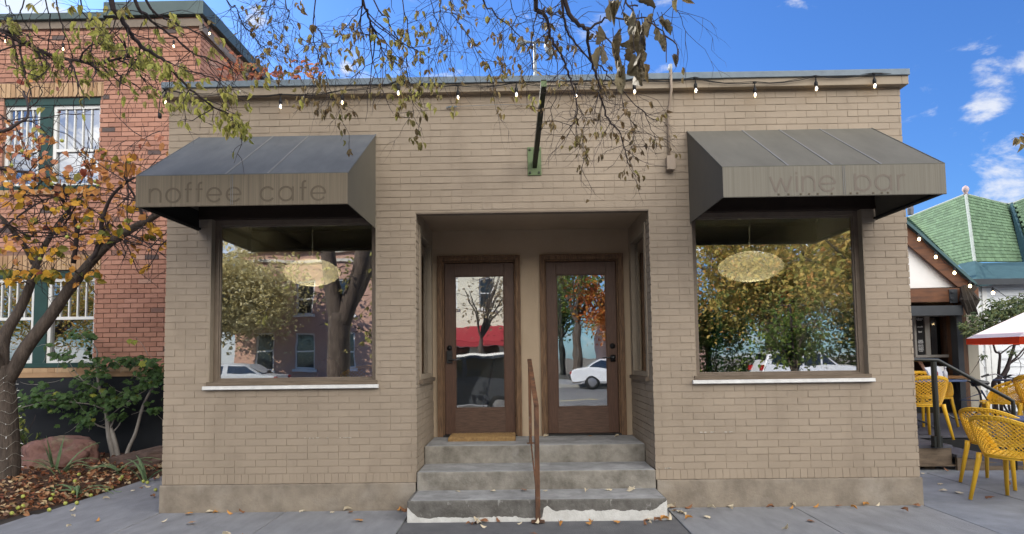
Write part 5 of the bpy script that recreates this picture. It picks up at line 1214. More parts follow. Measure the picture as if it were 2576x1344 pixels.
# glazed leaf in the opening, a chalkboard and a mirror-like pane
m = MB(); x = [T(v,800,.1).x for v in (2297,2302,2324,2336,2343,2390)]
zt_, zb_ = T(2330,797,.1).z, T(2330,893,.1).z
m.box(x[0],x[1],YT+.08,YT+.14,zb_,zt_); m.box(x[2],x[3],YT+.08,YT+.14,zb_,zt_); m.box(x[0],x[5],YT+.075,YT+.15,zb_-.05,zb_); m.box(x[0],x[5],YT+.075,YT+.15,zt_,zt_+.07)
w = m.build('window', mat('grey_window_frame', (.30,.285,.26), rough=.5), TB)
m = MB(); m.box(x[3]+.03,x[5]-.02,YT+.10,YT+.105,zb_,zt_); m.build('pane', glass('bar_glass', .45, (.3,.3,.3), .05), w)
m = MB(); m.box(x[1]+.005,x[2]-.005,YT+.10,YT+.12,zb_+.01,zt_-.01); cb = m.build('chalkboard', m_chalk, TB)
m = MB(); xc = (x[1]+x[2])/2; hh = zt_-zb_
for fz, ww in ((.93,.5),(.90,.35),(.80,.0),(.72,.45),(.60,.3),(.58,.25),(.36,.3),(.33,.42),(.30,.36),(.24,.4),(.2,.4),(.16,.38),(.12,.42),(.08,.3)):
    z_ = zb_+hh*fz; n_ = int(ww*22)
    for k in range(n_):
        xx = xc+(k/n_-.5)*ww*(x[2]-x[1])*1.5; h_ = RNG.uniform(.012,.03); m.box(xx, xx+.008, YT+.098, YT+.0995, z_, z_+h_)
m.build('chalk_writing', mat('chalk', (.55,.55,.55), rough=.9), cb)
m = MB()
for (px, py) in ((2350,816),(2355,821),(2358,829),(2357,837),(2344,790)):
    c = T(px, py, .9); m.lathe([(0,.03),(.03,.02),(.045,0),(.03,-.02),(0,-.03)], c, 8)
m.build('ceiling_lamp', m_bulb, TB, True)
m_foam = mat('white_card', (.72,.74,.78), rough=.7); m_blue = mat('blue_paint', (.03,.06,.14), rough=.5)
def crate(label, px0, px1, py0, py1, Y):
    p, q = at(px0, py1, Y), at(px1, py0, Y); tb = thing('menu_holder', label, 'holder', loc=(0,0,0))
    w_ = q.x-p.x; m = MB(); m.box(p.x,q.x,Y,Y+.16,p.z,p.z+(q.z-p.z)*.55); m.build('box', m_foam, tb)
    m = MB(); m.box(p.x+w_*.6,p.x+w_*.95,Y-.004,Y-.001,p.z+.02,p.z+(q.z-p.z)*.45); m.build('panel', m_blue, tb)
    m = MB()
    for k in range(5): m.slab([(p.x+.01+.004*k,Y+.01+.03*k,p.z+(q.z-p.z)*.5),(q.x-.01,Y+.01+.03*k,p.z+(q.z-p.z)*.5),(q.x-.02,Y+.02+.03*k,q.z-.006*k),(p.x+.02,Y+.02+.03*k,q.z-.012*k)], .003)
    m.build('paper_sheet', m_white, tb)
crate('white and navy napkin box standing on the wooden bar counter', 2348, 2378, 922, 946, YT-.2)
# roof of the bar
m_green_l = mat('green_shingle', (.150,.235,.130), (.100,.165,.095), scale=18, rough=.85, stretch=(1,1,1), contrast=.7, attr=[(0,(.75,.75,.75)),(1,(1.15,1.15,1.15))])
m_teal = mat('teal_roof_felt', (.055,.115,.125), (.035,.075,.085), scale=5, rough=.6)
m = MB(); e = [T(2240,519,-.2), T(2308,576,-.2), T(2459,713,-.2)]
e2 = [p + V((0,2.5,0)) for p in e]
for k in range(2): m.slab([e[k],e[k+1],e2[k+1],e2[k]], .05)
m.build('roof', m_teal, TB)
m = MB(); p = at(2289,560,.55*0+2.9); 
m.box(X1+.02, X1+.22, 2.95, 3.25, at(2290,625,3).z, at(2290,577,3).z); m.build('gutter_box', m_stucco, B)
g = thing('string_lights', 'string of lit bulbs along the dark timber rafter of the bar', 'string lights')
m = MB(); pp = [T(2312,600,-.6), T(2354,645,-.6), T(2401,685,-.6), T(2440,718,-.6), T(2498,735,-.6), T(2600,790,-.6)]
cpp = []
for i, p in enumerate(pp):
    cpp.append(p+V((0,0,.09)))
    if i < len(pp)-1: cpp.append(p.lerp(pp[i+1],.5)+V((0,0,.02)))
m.tube(cpp, .006, 4); m.build('cable', m_cable, g)
for p in pp[:5]:
    m = MB(); m.lathe([(0,.09),(.022,.07),(.022,.02),(0,.02)], p, 8); s_ = m.build('lamp_socket', m_cable, g)
    m = MB(); m.lathe([(0,.02),(.016,.01),(.026,-.015),(.016,-.04),(0,-.046)], p, 8); m.build('bulb', m_bulb, s_, True)

# white clapboard cottage with the green shingle roof
WC = thing('white_cottage', 'white clapboard cottage with a steep green shingle roof behind the patio', 'building')
YW = 7.2
def Wp(x, y, d=0): return at(x, y, YW+d)
xw0 = Wp(2451,800).x; zt_ = Wp(2500,718).z
m_clap = mat('white_clapboard', (.66,.68,.70), (.58,.60,.62), scale=4, rough=.6)
m = MB(); z = .0; k = 0
while z < zt_:
    h = .165; y_ = YW; vs = [(xw0,y_-.028,z),(16,y_-.028,z),(16,y_-.004,min(z+h,zt_)),(xw0,y_-.004,min(z+h,zt_)),(xw0,y_+.1,z),(16,y_+.1,z),(16,y_+.1,min(z+h,zt_)),(xw0,y_+.1,min(z+h,zt_))]
    m.add(vs, [(0,1,2,3),(0,4,5,1),(3,2,6,7),(0,3,7,4)]); z += h
m.box(xw0-.02,16,YW+.1,16,0,zt_); m.build('wall', m_clap, WC)
m = MB(); m.box(xw0-.03, xw0+.10, YW-.05, YW+.12, 0, zt_); m.box(xw0+.16, xw0+.26, YW-.045, YW+.0, 0, zt_); m.box(xw0+.28, xw0+.42, YW-.04, YW+.0, 0, zt_-.8); bev(m.build('corner_board', m_wtrim, WC), .006)
m = MB(); m.box(xw0-.6, 16, YW-.35, YW-.2, zt_-.02, zt_+.1); m.box(xw0-.6,16,YW-.2,YW+.1,zt_+.04,zt_+.1); m.build('gutter', m_dsteel, WC)
apex = at(2429.6,489,10.5); ridge = at(2270,553,15.5); hipb = at(2452,659,8.3); lb = at(2415.7,667,8.6); lb2 = at(2240,530,15.0)
val = at(2531,513.5,11.5); hip2 = at(2546,512,11.3); vb = at(2575,659,9.0); hip2b = at(2600,640,8.6); vb0 = at(2470.6,664.5,8.35)
far1 = at(2700,450,13.5)
def shingles(mb, quad, rows, cols):     # rows of slightly lifted shingle tabs over a quad (bottom left, bottom right, top right, top left)
    a, b, c, d = [V(p) for p in quad]; n = (b-a).cross(d-a).normalized()
    if n.dot(CAM-a) < 0: n = -n
    for j in range(rows):
        t0, t1 = j/rows, min(1,(j+1.15)/rows)
        l0, l1, r0, r1 = a.lerp(d,t0), a.lerp(d,t1), b.lerp(c,t0), b.lerp(c,t1)
        for i in range(cols):
            s0, s1 = i/cols, (i+.97)/cols; o = .5/cols*(j % 2); s0, s1 = min(1,s0+o), min(1,s1+o)
            if s1-s0 < 1e-3: continue
            h0 = .03+RNG.uniform(-.004,.006)
            p = [l0.lerp(r0,s0)+n*h0, l0.lerp(r0,s1)+n*h0, l1.lerp(r1,s1)+n*.012, l1.lerp(r1,s0)+n*.012]
            q = [l0.lerp(r0,s0)-n*.01, l0.lerp(r0,s1)-n*.01]
            mb.add(p+q, [(0,1,2,3),(4,5,1,0),(4,0,3),(1,5,2)])
m = MB(); 
bk = lambda *p: [CAM+(q-CAM)*1.015 for q in p]
m.quad(*bk(lb, hipb, apex, ridge), .5); m.quad(*bk(lb, ridge, lb2, lb+V((-1.2,3,-.2))), .5); m.quad(*bk(hipb, vb, val, apex), .5)
m.add(bk(val, hip2, hip2b, vb), [(0,1,2,3)], .5); m.add(bk(hip2, far1, at(2750,640,9.5), hip2b), [(0,1,2,3)], .5)
shingles(m, (lb, hipb, apex, ridge), 24, 16); shingles(m, (hipb, vb, val, apex), 20, 18); shingles(m, (hip2b, at(2750,640,9.5), far1, hip2), 20, 16)
m.build('roof', m_green_l, WC)
m = MB(); m.tube([hipb, apex], .035, 6); m.tube([ridge, apex, val, hip2, far1], .03, 6); m.build('ridge_cap', mat('pale_flashing', (.36,.40,.36), rough=.7), WC)
m = MB()
sk = [(2412,664,8.55),(2452,657,8.2),(2471,662,8.3),(2700,655,8.3)]; sb = [(2457,718,6.85),(2476,716,6.85),(2530,710,6.85),(2760,690,6.85)]
for i in range(3): m.slab([at(*sb[i]), at(*sb[i+1]), at(*sk[i+1]), at(*sk[i])], .03)
m.add([at(2540,512,11.28), at(2549,511,11.28), at(2596,662,8.55), at(2572,662,8.9)], [(0,1,2,3)])
m.build('roof_skirt', m_teal, WC)
m = MB(); c = apex; m.lathe([(0,.20),(.06,.16),(.085,.09),(.06,.02),(.04,0),(.06,-.05),(0,-.06)], c+V((0,0,.04)), 10); m.build('finial', mat('pink_finial', (.55,.42,.42), rough=.6), WC, True)
m = MB(); c = at(2291,540,14.8); m.tube([c, c+V((0,0,.18)), c+V((.05,0,.36))], [.09,.10,.05], 7); m.tube([c+V((.05,0,.34)), c+V((.13,0,.40))], [.06,.03], 7); tag(m.build('pigeon', mat('grey_feathers', (.16,.15,.16), rough=.8)), 'small grey bird perched on the green roof edge', 'bird')
m = MB(); c0 = T(2437,735,-.45); 
for k in range(10): m.tube([c0+V((RNG.uniform(-.12,.12),0,.1)), c0+V((RNG.uniform(-.15,.2),RNG.uniform(-.05,.05),-.15)), c0+V((RNG.uniform(-.05,.15),0,-.42))], [.05,.06,.015], 5)
tag(m.build('dried_wreath', mat('dried_bundle', (.05,.042,.035), (.028,.024,.02), scale=20, rough=.95)), 'dark dried bundle hanging at the end of the timber beam', 'dried bundle')

# deck, steps and black railing
DK = thing('wooden_deck', 'weathered timber deck platform with steps down to the patio paving', 'deck')
m_deck = mat('painted_deck_boards', (.105,.105,.125), (.06,.058,.07), scale=5, rough=.6, stretch=(1,10,1), contrast=.5)
m_old = mat('old_deck_timber', (.22,.165,.115), (.085,.062,.045), scale=4, rough=.85, stretch=(1.5,4,6), bump=.3, contrast=.5)
yk = 1.80; dz = .325
m = MB()
for k in range(34):
    y0 = yk+.135*k; m.box(X1+.06, 9.5, y0+.003, y0+.130, dz-.035, dz, None) if y0 > yk+.9 else m.box(X1+.06, 5.36, y0+.003, y0+.130, dz-.035, dz, None)
m.build('deck_board', m_deck, DK)
m = MB(); m.box(X1+.06,5.35,yk+.01,yk+.05,dz-.24,dz-.036); m.box(5.31,5.35,yk+.051,yk+.9,dz-.24,dz-.036); m.box(X1+.04,5.40,yk-.02,yk+.06,dz-.255,dz-.241); m.build('rim_joist', m_old, DK)
for (x, y) in ((5.14,yk+.12),(4.2,yk+.12)):
    m = MB(); m.box(x-.07,x+.07,y,y+.14,.0,dz-.255); m.build('leg', m_old, DK)
m = MB(); m.box(X1+.02,9.5,yk+.95,yk+.99,-.05,dz-.05); m.build('deck_skirt', m_chalk, DK)
for k, (x0, x1, z_) in enumerate(((5.37,5.78,.215),(5.76,6.2,.11))):
    m = MB(); m.box(x0,x1,yk-.05,yk+1.3,z_-.035,z_); m.build('step_board', m_deck, DK)
m = MB(); m.slab([(5.38,yk,.18),(5.38,yk,.0),(5.75,yk,-.02),(6.3,yk,-.02),(6.3,yk,.05)][::-1], .045); m.build('stringer', m_old, DK); m = MB(); m.slab([(5.38,yk+1.2,.18),(5.38,yk+1.2,.0),(5.75,yk+1.2,-.02),(6.3,yk+1.2,-.02),(6.3,yk+1.2,.05)][::-1], .045); m.build('stringer', m_old, DK)
RL = thing('black_railing', 'black steel tube railing on the timber deck beside the yellow chairs', 'railing')
m_rail = mat('black_rail_paint', (.016,.017,.013), (.010,.011,.009), scale=10, rough=.4, spec=.5)
yr = 1.74
P_ = lambda x, y: at(x, y, yr)
m = MB(); a, b, c = P_(2296,905), P_(2358,906), P_(2538,1003)
m.tube([(X1+.1,yr,a.z), a, b, c, c+V((.045,0,-.03)), P_(2549,1020), V((P_(2549,1100).x, yr, .02))], .024, 8); m.build('top_rail', m_rail, RL, True)
m = MB(); p = P_(2348,910); q = P_(2362,1126); m.tube([(p.x,yr,p.z),(p.x+.004,yr,q.z)], .034, 10); m.box(p.x-.05,p.x+.05,yr-.02,yr+.05,q.z,q.z+.14); m.build('post', m_rail, RL)

# yellow perforated plastic chairs
m_yel = mat('yellow_plastic', (.78,.46,.03), (.70,.40,.025), scale=3, rough=.38, spec=.45)
def shell_pt(u, v):     # u -1..1 round the shell, v 0..1 up
    a = u*math.radians(128); ca, sa = math.cos(a), math.sin(a)
    hb = .455; back = max(0, ca)
    t_ = .5+.5*math.cos(min(PI, abs(a)*1.55)); top = .645 + .195*t_**.8
    if abs(a) > math.radians(100): top -= .16*((abs(a)-math.radians(100))/math.radians(28))**1.6
    sp = 1.0 + .10*v - .16*(1-v)**2
    x = .285*(abs(sa)**.75)*(1 if sa >= 0 else -1)*sp
    y = -.255*ca*(1.0 if ca > 0 else 1.0)*sp - .055*v*back
    return V((x, y, hb + (top-hb)*v))
def chair_proto():
    C = thing('yellow_chair', 'x', 'chair', 'yellow perforated plastic armchairs on the patio')
    nu, nv = 60, 18; mb = MB(); vs = {}; 
    def vid(i, j):
        if (i, j) not in vs: vs[i, j] = len(mb.v); mb.v.append(tuple(shell_pt(i/nu*2-1, .02+.96*j/nv)))
        return vs[i, j]
    for i in range(0, nu+1):
        for j in range(0, nv+1):
            if (i+j) % 2: 
                q = [(i-1,j),(i,j-1),(i+1,j),(i,j+1)]; q = [k for k in q if 0 <= k[0] <= nu and 0 <= k[1] <= nv]
                if len(q) >= 3: mb.f.append(tuple(vid(*k) for k in q)); mb.r.append(.5)
                elif len(q) == 2: pass
    o = mb.build('lattice_shell', m_yel, C); w = o.modifiers.new('wire', 'WIREFRAME'); w.thickness = .0115; w.use_even_offset = False; w.use_relative_offset = False
    m = MB(); n = 60
    top = [shell_pt(i/n*2-1, 1) for i in range(n+1)]; bot = [shell_pt(i/n*2-1, 0) for i in range(n+1)]
    mid = [shell_pt(i/n*2-1, .90) for i in range(n+1)]
    for i in range(n):       # broad flat band along the upper edge
        a, b, c, d = mid[i], mid[i+1], top[i+1], top[i]; nn = V((a.x,a.y,0)).normalized()*.005
        m.add([a+nn,b+nn,c+nn,d+nn,a-nn,b-nn,c-nn,d-nn], MB.BF, .5)
    m.tube(top, .009, 6); m.tube(bot, .010, 6); m.tube([bot[0], shell_pt(-1,.5), top[0]], .011, 6); m.tube([bot[-1], shell_pt(1,.5), top[-1]], .011, 6); m.build('rim', m_yel, C, True)
    m = MB(); ring = [V((p.x*1.0,p.y,.452)) for p in bot[4:-4]]; k = len(ring); pr_ = [ring[0]+V((.0,.10,0))]+[]
    vs_ = [V((0,0,.438))]+ring+[V((.19,.27,.452)),V((0,.285,.45)),V((-.19,.27,.452))]; q = len(vs_)
    vs2 = [v-V((0,0,.022)) for v in vs_]
    fs = [(0,i,i%(q-1)+1) for i in range(1,q)]+[(q,q+i%(q-1)+1,q+i) for i in range(1,q)]+[(i,q+i,q+i%(q-1)+1,i%(q-1)+1) for i in range(1,q)]
    m.add(vs_+vs2, fs, .5); m.build('seat', m_yel, C)
    for (sx_, sy_, fx_, fy_) in ((-.21,-.17,-.265,-.255),(.21,-.17,.265,-.255),(-.21,.21,-.255,.275),(.21,.21,.255,.275)):
        m = MB(); m.tube([(sx_,sy_,.46),(sx_*1.02,sy_*1.03,.40),(fx_,fy_,.0)], [.027,.026,.017], 10); m.build('leg', m_yel, C, True)
    return C
C0 = chair_proto(); used = False
def chair(x, y, z, rz, label):
    global used
    if not used: c = C0; used = True; c.location = (x,y,z); c.rotation_euler = (0,0,rz); c['label'] = label
    else: c = dup(C0, (x,y,z), rz, label)
    return c
R_ = math.radians
chair(4.75, .01, .03, R_(-69), 'large yellow perforated armchair nearest the camera at the right edge, seen from behind')
chair(5.25, .90, .03, R_(-62), 'yellow perforated armchair tucked behind the nearest one, its seat back seen from inside')
chair(5.45, 2.55, dz, R_(-4), 'yellow perforated armchair on the deck with its back turned, behind the black rail post')
chair(5.0, 3.25, dz, R_(-72), 'yellow perforated armchair half hidden by the storefront corner')
chair(6.5, 4.0, dz, R_(176), 'yellow perforated armchair facing the camera across the blue table')
chair(6.75, 2.75, dz, R_(60), 'yellow perforated armchair turned sideways right of the blue table')
chair(6.65, 1.55, .05, R_(30), 'yellow perforated armchair seen under the slanting black rail')
chair(6.95, 2.30, dz, R_(-60), 'yellow perforated armchair at the far right beyond the rail end')
# tables
m_tabl = mat('blue_table_top', (.085,.125,.235), (.065,.10,.20), scale=6, rough=.45)
def table(x0, x1, y0, y1, zf, label):
    t = thing('patio_table', label, 'table', 'blue patio tables', (0,0,0))
    m = MB(); m.box(x0,x1,y0,y1,zf+.72,zf+.745); bev(m.build('tabletop', m_tabl, t), .006)
    cx, cy = (x0+x1)/2, (y0+y1)/2
    m = MB(); m.tube([(cx,cy,zf+.03),(cx,cy,zf+.72)], .03, 8); m.build('pedestal', m_dsteel, t)
    for s1, s2 in ((1,1),(1,-1),(-1,1),(-1,-1)):
        m = MB(); m.tube([(cx,cy,zf+.20),(cx+s1*.14,cy+s2*.14,zf+.12),(cx+s1*.28,cy+s2*.26,zf+.01)], .014, 6); m.build('foot', m_dsteel, t)
table(5.15, 6.45, 3.05, 3.7, dz, 'blue topped patio table on the deck with bottles standing on it')
table(5.12, 6.2, -.05, .85, .03, 'blue topped patio table at the right edge behind the nearest chair')
table(7.0, 8.2, 2.6, 3.3, dz, 'blue topped patio table far right under the umbrella')
for lab, px, py0, py1, mt, r_ in (('small red sauce bottle on the blue table',2357,992,978,mat('red_sauce', (.25,.03,.03), rough=.3),.03),('pale sauce bottle with a cap on the blue table',2381,992,971,m_foam,.028)):
    p, q = at(px,py0,3.25), at(px,py1,3.25); h_ = .19; z_ = dz+.746
    m = MB(); m.lathe([(0,0),(r_,0),(r_,.55*h_),(r_*.45,.75*h_),(r_*.45,.9*h_),(r_*.55,.9*h_),(r_*.55,h_),(0,h_)], (p.x,3.25,z_), 10); tag(m.build('sauce_bottle', mt, None, True), lab, 'bottle')
pc = at(2357, 985, 3.5); m = MB()
for k in range(6): m.slab([(pc.x-.10,3.45+.012*k,dz+.75+.004*k),(pc.x+.10,3.45+.012*k,dz+.75+.004*k),(pc.x+.11,3.55+.012*k,dz+.90+.008*k),(pc.x-.10,3.55+.012*k,dz+.88+.008*k)], .004)
tag(m.build('napkin_stack', m_foam), 'stack of white napkins standing on the blue table on the deck', 'napkins')

# umbrella
UM = thing('patio_umbrella', 'sunlit white and red patio umbrella over the far right table', 'umbrella')
m_umw = mat('umbrella_white', (.78,.70,.72), (.72,.64,.66), scale=3, rough=.8, trans=.25); m_umr = mat('umbrella_red', (.72,.06,.015), (.62,.05,.012), scale=3, rough=.8, trans=.35)
uc = V((7.95, 2.9, 0)); R0 = 1.33; zr = at(2467,850,2.9).z; za = zr+.62
m = MB(); n = 8
ring = [uc+V((R0*math.cos(2*PI*(k+.5)/n), R0*math.sin(2*PI*(k+.5)/n), zr)) for k in range(n)]; midr = [uc+V((R0*.45*math.cos(2*PI*(k+.5)/n), R0*.45*math.sin(2*PI*(k+.5)/n), zr+.37)) for k in range(n)]
for k in range(n):
    a, b = ring[k], ring[(k+1)%n]; c, d = midr[(k+1)%n], midr[k]; top = uc+V((0,0,za)); sag = (a+b)/2-V((0,0,.0)) + (uc-(a+b)/2)*.06*0
    m.add([a,b,c,d,top], [(0,1,2,3),(3,2,4)], .5)
m.build('canopy', m_umw, UM)
m = MB()
for k in range(n):
    a, b = ring[k], ring[(k+1)%n]; a2, b2 = a+V((0,0,-.006)), b+V((0,0,-.006)); dn = V((0,0,-.085))
    m.add([a2,b2,b2+dn+(uc-b2)*.10*V((1,1,0)).length*0,a2+dn], [(0,1,2,3)], .5)
    ia, ib = midr[k]+V((0,0,-.02)), midr[(k+1)%n]+V((0,0,-.02)); m.add([a2,b2,ib,ia], [(0,1,2,3)], .5)
m.build('red_valance', m_umr, UM)
m = MB(); m.tube([uc, uc+V((0,0,za+.05))], .022, 8); m.build('pole', m_timv, UM)
m = MB()
for k in range(n): m.tube([ring[k]+V((0,0,-.02)), midr[k]+V((0,0,-.03)), uc+V((0,0,za-.04))], .007, 4)
m.build('rib', m_timv, UM)

# little tree in front of the cottage, bicycle handlebar, person at the bar
PT = thing('patio_tree', 'small green leaved tree with twisted stems in front of the white cottage', 'tree')
pr = random.Random(9); YP = 5.0; m = MB(); fol = MB()
def Q(x, y, d=0): return at(x*.2233*.6708*1.0/1.0+2414.9, y*.2233*.6708+771.4, YP+d) if False else at(2415+x*.14977, 771.4+y*.14977, YP+d)
bx = Q(590,1500); base = V((bx.x, YP, dz))
PTl = []
def pl(pts, r0, r1): PTl.append(limb(m, pts, r0, r1, 7, 4))
pl([base, Q(570,1340), Q(610,1240), Q(720,1150), Q(800,1000), Q(850,850), Q(900,700), Q(930,560), Q(900,400), Q(930,250)], .05, .014)
pl([base+V((.1,0,0)), Q(655,1200), Q(660,1000), Q(670,800), Q(600,760), Q(560,640), Q(500,500), Q(380,420)], .032, .010)
pl([Q(670,800), Q(780,720), Q(860,660), Q(1000,640)], .014, .008); pl([base+V((.25,0,0)), Q(760,1250), Q(820,1050), Q(840,960), Q(980,820), Q(1080,700), Q(1180,600)], .02, .012)
pl([Q(840,960), Q(1010,850), Q(1100,730)], .012, .008); pl([Q(560,640), Q(640,420), Q(620,200)], .014, .006)
CS = [((60,330),60,70,26),((150,420),90,60,46),((330,330),110,110,80),((480,160),120,110,70),((640,120),140,110,90),((830,140),140,130,110),((960,60),110,110,70),((820,300),150,80,80),((560,330),100,90,60),((640,450),120,50,44),((420,440),80,40,30),((250,180),60,60,20),((1050,20),80,120,50),((700,-60),160,60,60),((950,-120),120,60,40),((380,820),40,16,8),((900,780),50,40,10),((1150,60),90,140,60),((1250,200),90,140,60)]
for (x, y), sx_, sy_, n_ in CS:
    for k in range(int(n_*1.7)):
        p = Q(x+pr.gauss(0,sx_*.7), y+pr.gauss(0,sy_*.6), pr.gauss(0,.25)); fol.leaf(p, (pr.gauss(0,.8),pr.gauss(0,.4),pr.gauss(-.3,.4)), (pr.gauss(0,.5),-.6,1), pr.uniform(.07,.11), pr.uniform(.03,.05), .2, min(1,max(0,pr.gauss(.5,.25))))
    twig(m, Q(x,y), (pr.gauss(0,1),pr.gauss(0,.3),pr.gauss(0,.5)), .5, .006, 1, pr, None, 0, 5, 2)
m.build('trunk', m_barkd, PT, True); fol.build('foliage', leafmat('grey_green_leaf', [(0,(.05,.085,.04)),(.5,(.09,.125,.05)),(1,(.16,.165,.055))], .25), PT)
BK = thing('bicycle', 'parked bicycle with a swept back silver handlebar beside the white cottage', 'bicycle')
m_chrome = mat('chrome', (.6,.6,.62), rough=.25, metal=1)
hb_ = at(2558, 945, 4.4); zb0 = dz
m = MB(); m.tube([hb_+V((-.20,.0,-.03)), hb_+V((-.08,0,.01)), hb_+V((.02,0,.015)), hb_+V((.10,.06,-.04)), hb_+V((.12,.25,-.05)), hb_+V((.10,.44,-.04)), hb_+V((.02,.5,.015)), hb_+V((-.2,.5,-.03))], .011, 7); m.build('handlebar', m_chrome, BK, True)
for yy in (0,.5):
    m = MB(); m.tube([hb_+V((-.22,yy,-.035)), hb_+V((-.10,yy,.005))], .017, 8); m.build('grip', m_black, BK)
hx_, hy_ = hb_.x+.13, hb_.y+.25
m = MB(); m.tube([(hx_,hy_,hb_.z-.05),(hx_+.05,hy_,hb_.z-.3),(hx_+.12,hy_,zb0+.34)], .016, 7); m.tube([(hx_+.05,hy_,hb_.z-.28),(hx_-.45,hy_,zb0+.32),(hx_-.55,hy_,hb_.z-.25)], .016, 7); m.tube([(hx_-.45,hy_,zb0+.32),(hx_-.9,hy_,zb0+.34),(hx_-.55,hy_,hb_.z-.3)], .011, 6); m.build('frame', m_blue, BK)
for wx in (hx_+.14, hx_-.9):
    m = MB(); m.tube([(wx+.34*math.cos(2*PI*k/28), hy_, zb0+.35+.34*math.sin(2*PI*k/28)) for k in range(29)], .016, 6)
    for k in range(14): m.tube([(wx,hy_,zb0+.35),(wx+.33*math.cos(2*PI*k/14),hy_,zb0+.35+.33*math.sin(2*PI*k/14))], .0015, 3)
    m.build('wheel', m_black, BK)
m = MB(); m.tube([(hx_-.68,hy_,hb_.z-.12),(hx_-.42,hy_,hb_.z-.13)], [.07,.03], 8); m.build('saddle', m_black, BK)
# person standing behind the counter, mostly hidden by the storefront corner
PS = thing('person', 'person in a navy shirt leaning on the wooden bar counter behind the storefront', 'person')
m_skin = mat('skin', (.42,.25,.18), (.38,.22,.155), scale=10, rough=.55); m_navyc = mat('navy_cotton', (.012,.016,.035), (.009,.012,.026), scale=20, rough=.9); m_hair = mat('dark_hair', (.03,.02,.015), rough=.6); m_trs = mat('dark_trousers', (.03,.03,.035), rough=.9)
def skin_obj(name, verts, edges, rad, mt, parent, sub=2, root=0):
    me = bpy.data.meshes.new(name); me.from_pydata([tuple(v) for v in verts], edges, []); me.materials.append(mt)
    o = bpy.data.objects.new(name, me); col.objects.link(o); o.parent = parent
    s_ = o.modifiers.new('skin', 'SKIN'); s_.use_smooth_shade = True
    for i, r_ in enumerate(rad):
        d = me.skin_vertices[0].data[i]; d.radius = (r_, r_) if not hasattr(r_, '__len__') else r_; d.use_root = (i == root)
    ss = o.modifiers.new('sub', 'SUBSURF'); ss.levels = sub; ss.render_levels = sub; return o
px_ = at(2303, 930, YT+.55).x; py_ = YT+.62; zf = fl2; zc = T(2300,946,-.15).z
bv = [(-.30,0,.92),(-.30,0,1.12),(-.30,-.01,1.34),(-.30,-.02,1.46),(-.30,-.06,1.54),(-.30,-.08,1.64),(-.30,-.09,1.73),
      (-.13,-.02,1.40),(-.06,-.12,1.17),(.02,-.38,zc-zf+.045),(.05,-.46,zc-zf+.04),
      (-.47,-.02,1.40),(-.54,-.12,1.17),(-.40,-.40,zc-zf+.05),(-.36,-.47,zc-zf+.045),
      (-.20,0,.86),(-.20,-.02,.48),(-.20,.02,.08),(-.20,-.12,.04),(-.40,0,.86),(-.40,-.02,.48),(-.40,.02,.08),(-.40,-.12,.04)]
be = [(0,1),(1,2),(2,3),(3,4),(4,5),(5,6),(2,7),(7,8),(8,9),(9,10),(2,11),(11,12),(12,13),(13,14),(0,15),(15,16),(16,17),(17,18),(0,19),(19,20),(20,21),(21,22)]
brd = [(.15,.10),(.13,.09),(.16,.10),(.07,.06),(.055,.055),(.08,.09),(.07,.085),.055,.045,.032,.028,.055,.045,.032,.028,.085,.058,.04,.03,.085,.058,.04,.03]
O_ = V((px_, py_, zf)); W_ = lambda l: [O_+V(v) for v in l]
skin_obj('body', W_(bv), be, brd, m_skin, PS)
skin_obj('shirt', W_([(-.30,0,.86),(-.30,0,1.12),(-.30,-.01,1.36),(-.30,-.02,1.45),(-.13,-.02,1.40),(-.06,-.12,1.17),(-.02,-.27,1.06),(-.47,-.02,1.40),(-.54,-.12,1.17),(-.46,-.28,1.06)]), [(0,1),(1,2),(2,3),(2,4),(4,5),(5,6),(2,7),(7,8),(8,9)], [(.165,.115),(.15,.105),(.175,.115),(.07,.065),.068,.06,.05,.068,.06,.05], m_navyc, PS)
skin_obj('trousers', W_([(-.30,0,.92),(-.20,0,.84),(-.20,-.02,.48),(-.20,.02,.10),(-.40,0,.84),(-.40,-.02,.48),(-.40,.02,.10)]), [(0,1),(1,2),(2,3),(0,4),(4,5),(5,6)], [(.155,.11),.098,.07,.055,.098,.07,.055], m_trs, PS)
m = MB(); c = O_+V((-.30,-.07,1.72)); m.lathe([(0,.115),(.06,.10),(.092,.05),(.098,0),(.09,-.06),(.07,-.09)], c+V((0,.02,0)), 14); m.build('hair', m_hair, PS, True)
m = MB(); c = O_+V((-.30,-.17,1.66)); 
for s_ in (-.033,.033): m.lathe([(0,.012),(.010,.006),(.012,0),(.010,-.006),(0,-.012)], c+V((s_,.0,.03)), 8)
m.build('eyes', m_hair, PS)
for hx0, hy0, s_ in ((.05,-.46,1),(-.36,-.47,1)):
    hp = O_+V((hx0,hy0,zc-zf+.035)); verts = [hp, hp+V((.01,-.05,0)), hp+V((.012,-.085,.0))]; ed = [(0,1),(1,2)]; rd = [(.026,.016),(.036,.014),(.034,.012)]
    fing = MB()
    for k, (fx_, ln) in enumerate(((-.028,.062),(-.010,.072),(.009,.068),(.027,.054))):
        b_ = hp+V((.012+fx_,-.085,0)); fing.tube([b_, b_+V((fx_*.2,-ln*.5,.006)), b_+V((fx_*.25,-ln*.85,-.004)), b_+V((fx_*.25,-ln,-.014))], [.0088,.0082,.0075,.005], 7)
    b_ = hp+V((-.03,-.02,0)); fing.tube([b_, b_+V((-.022,-.025,0)), b_+V((-.026,-.055,-.006))], [.011,.009,.006], 7)
    o = skin_obj('hand', verts, ed, rd, m_skin, PS); fing.build('fingers', m_skin, o, True)
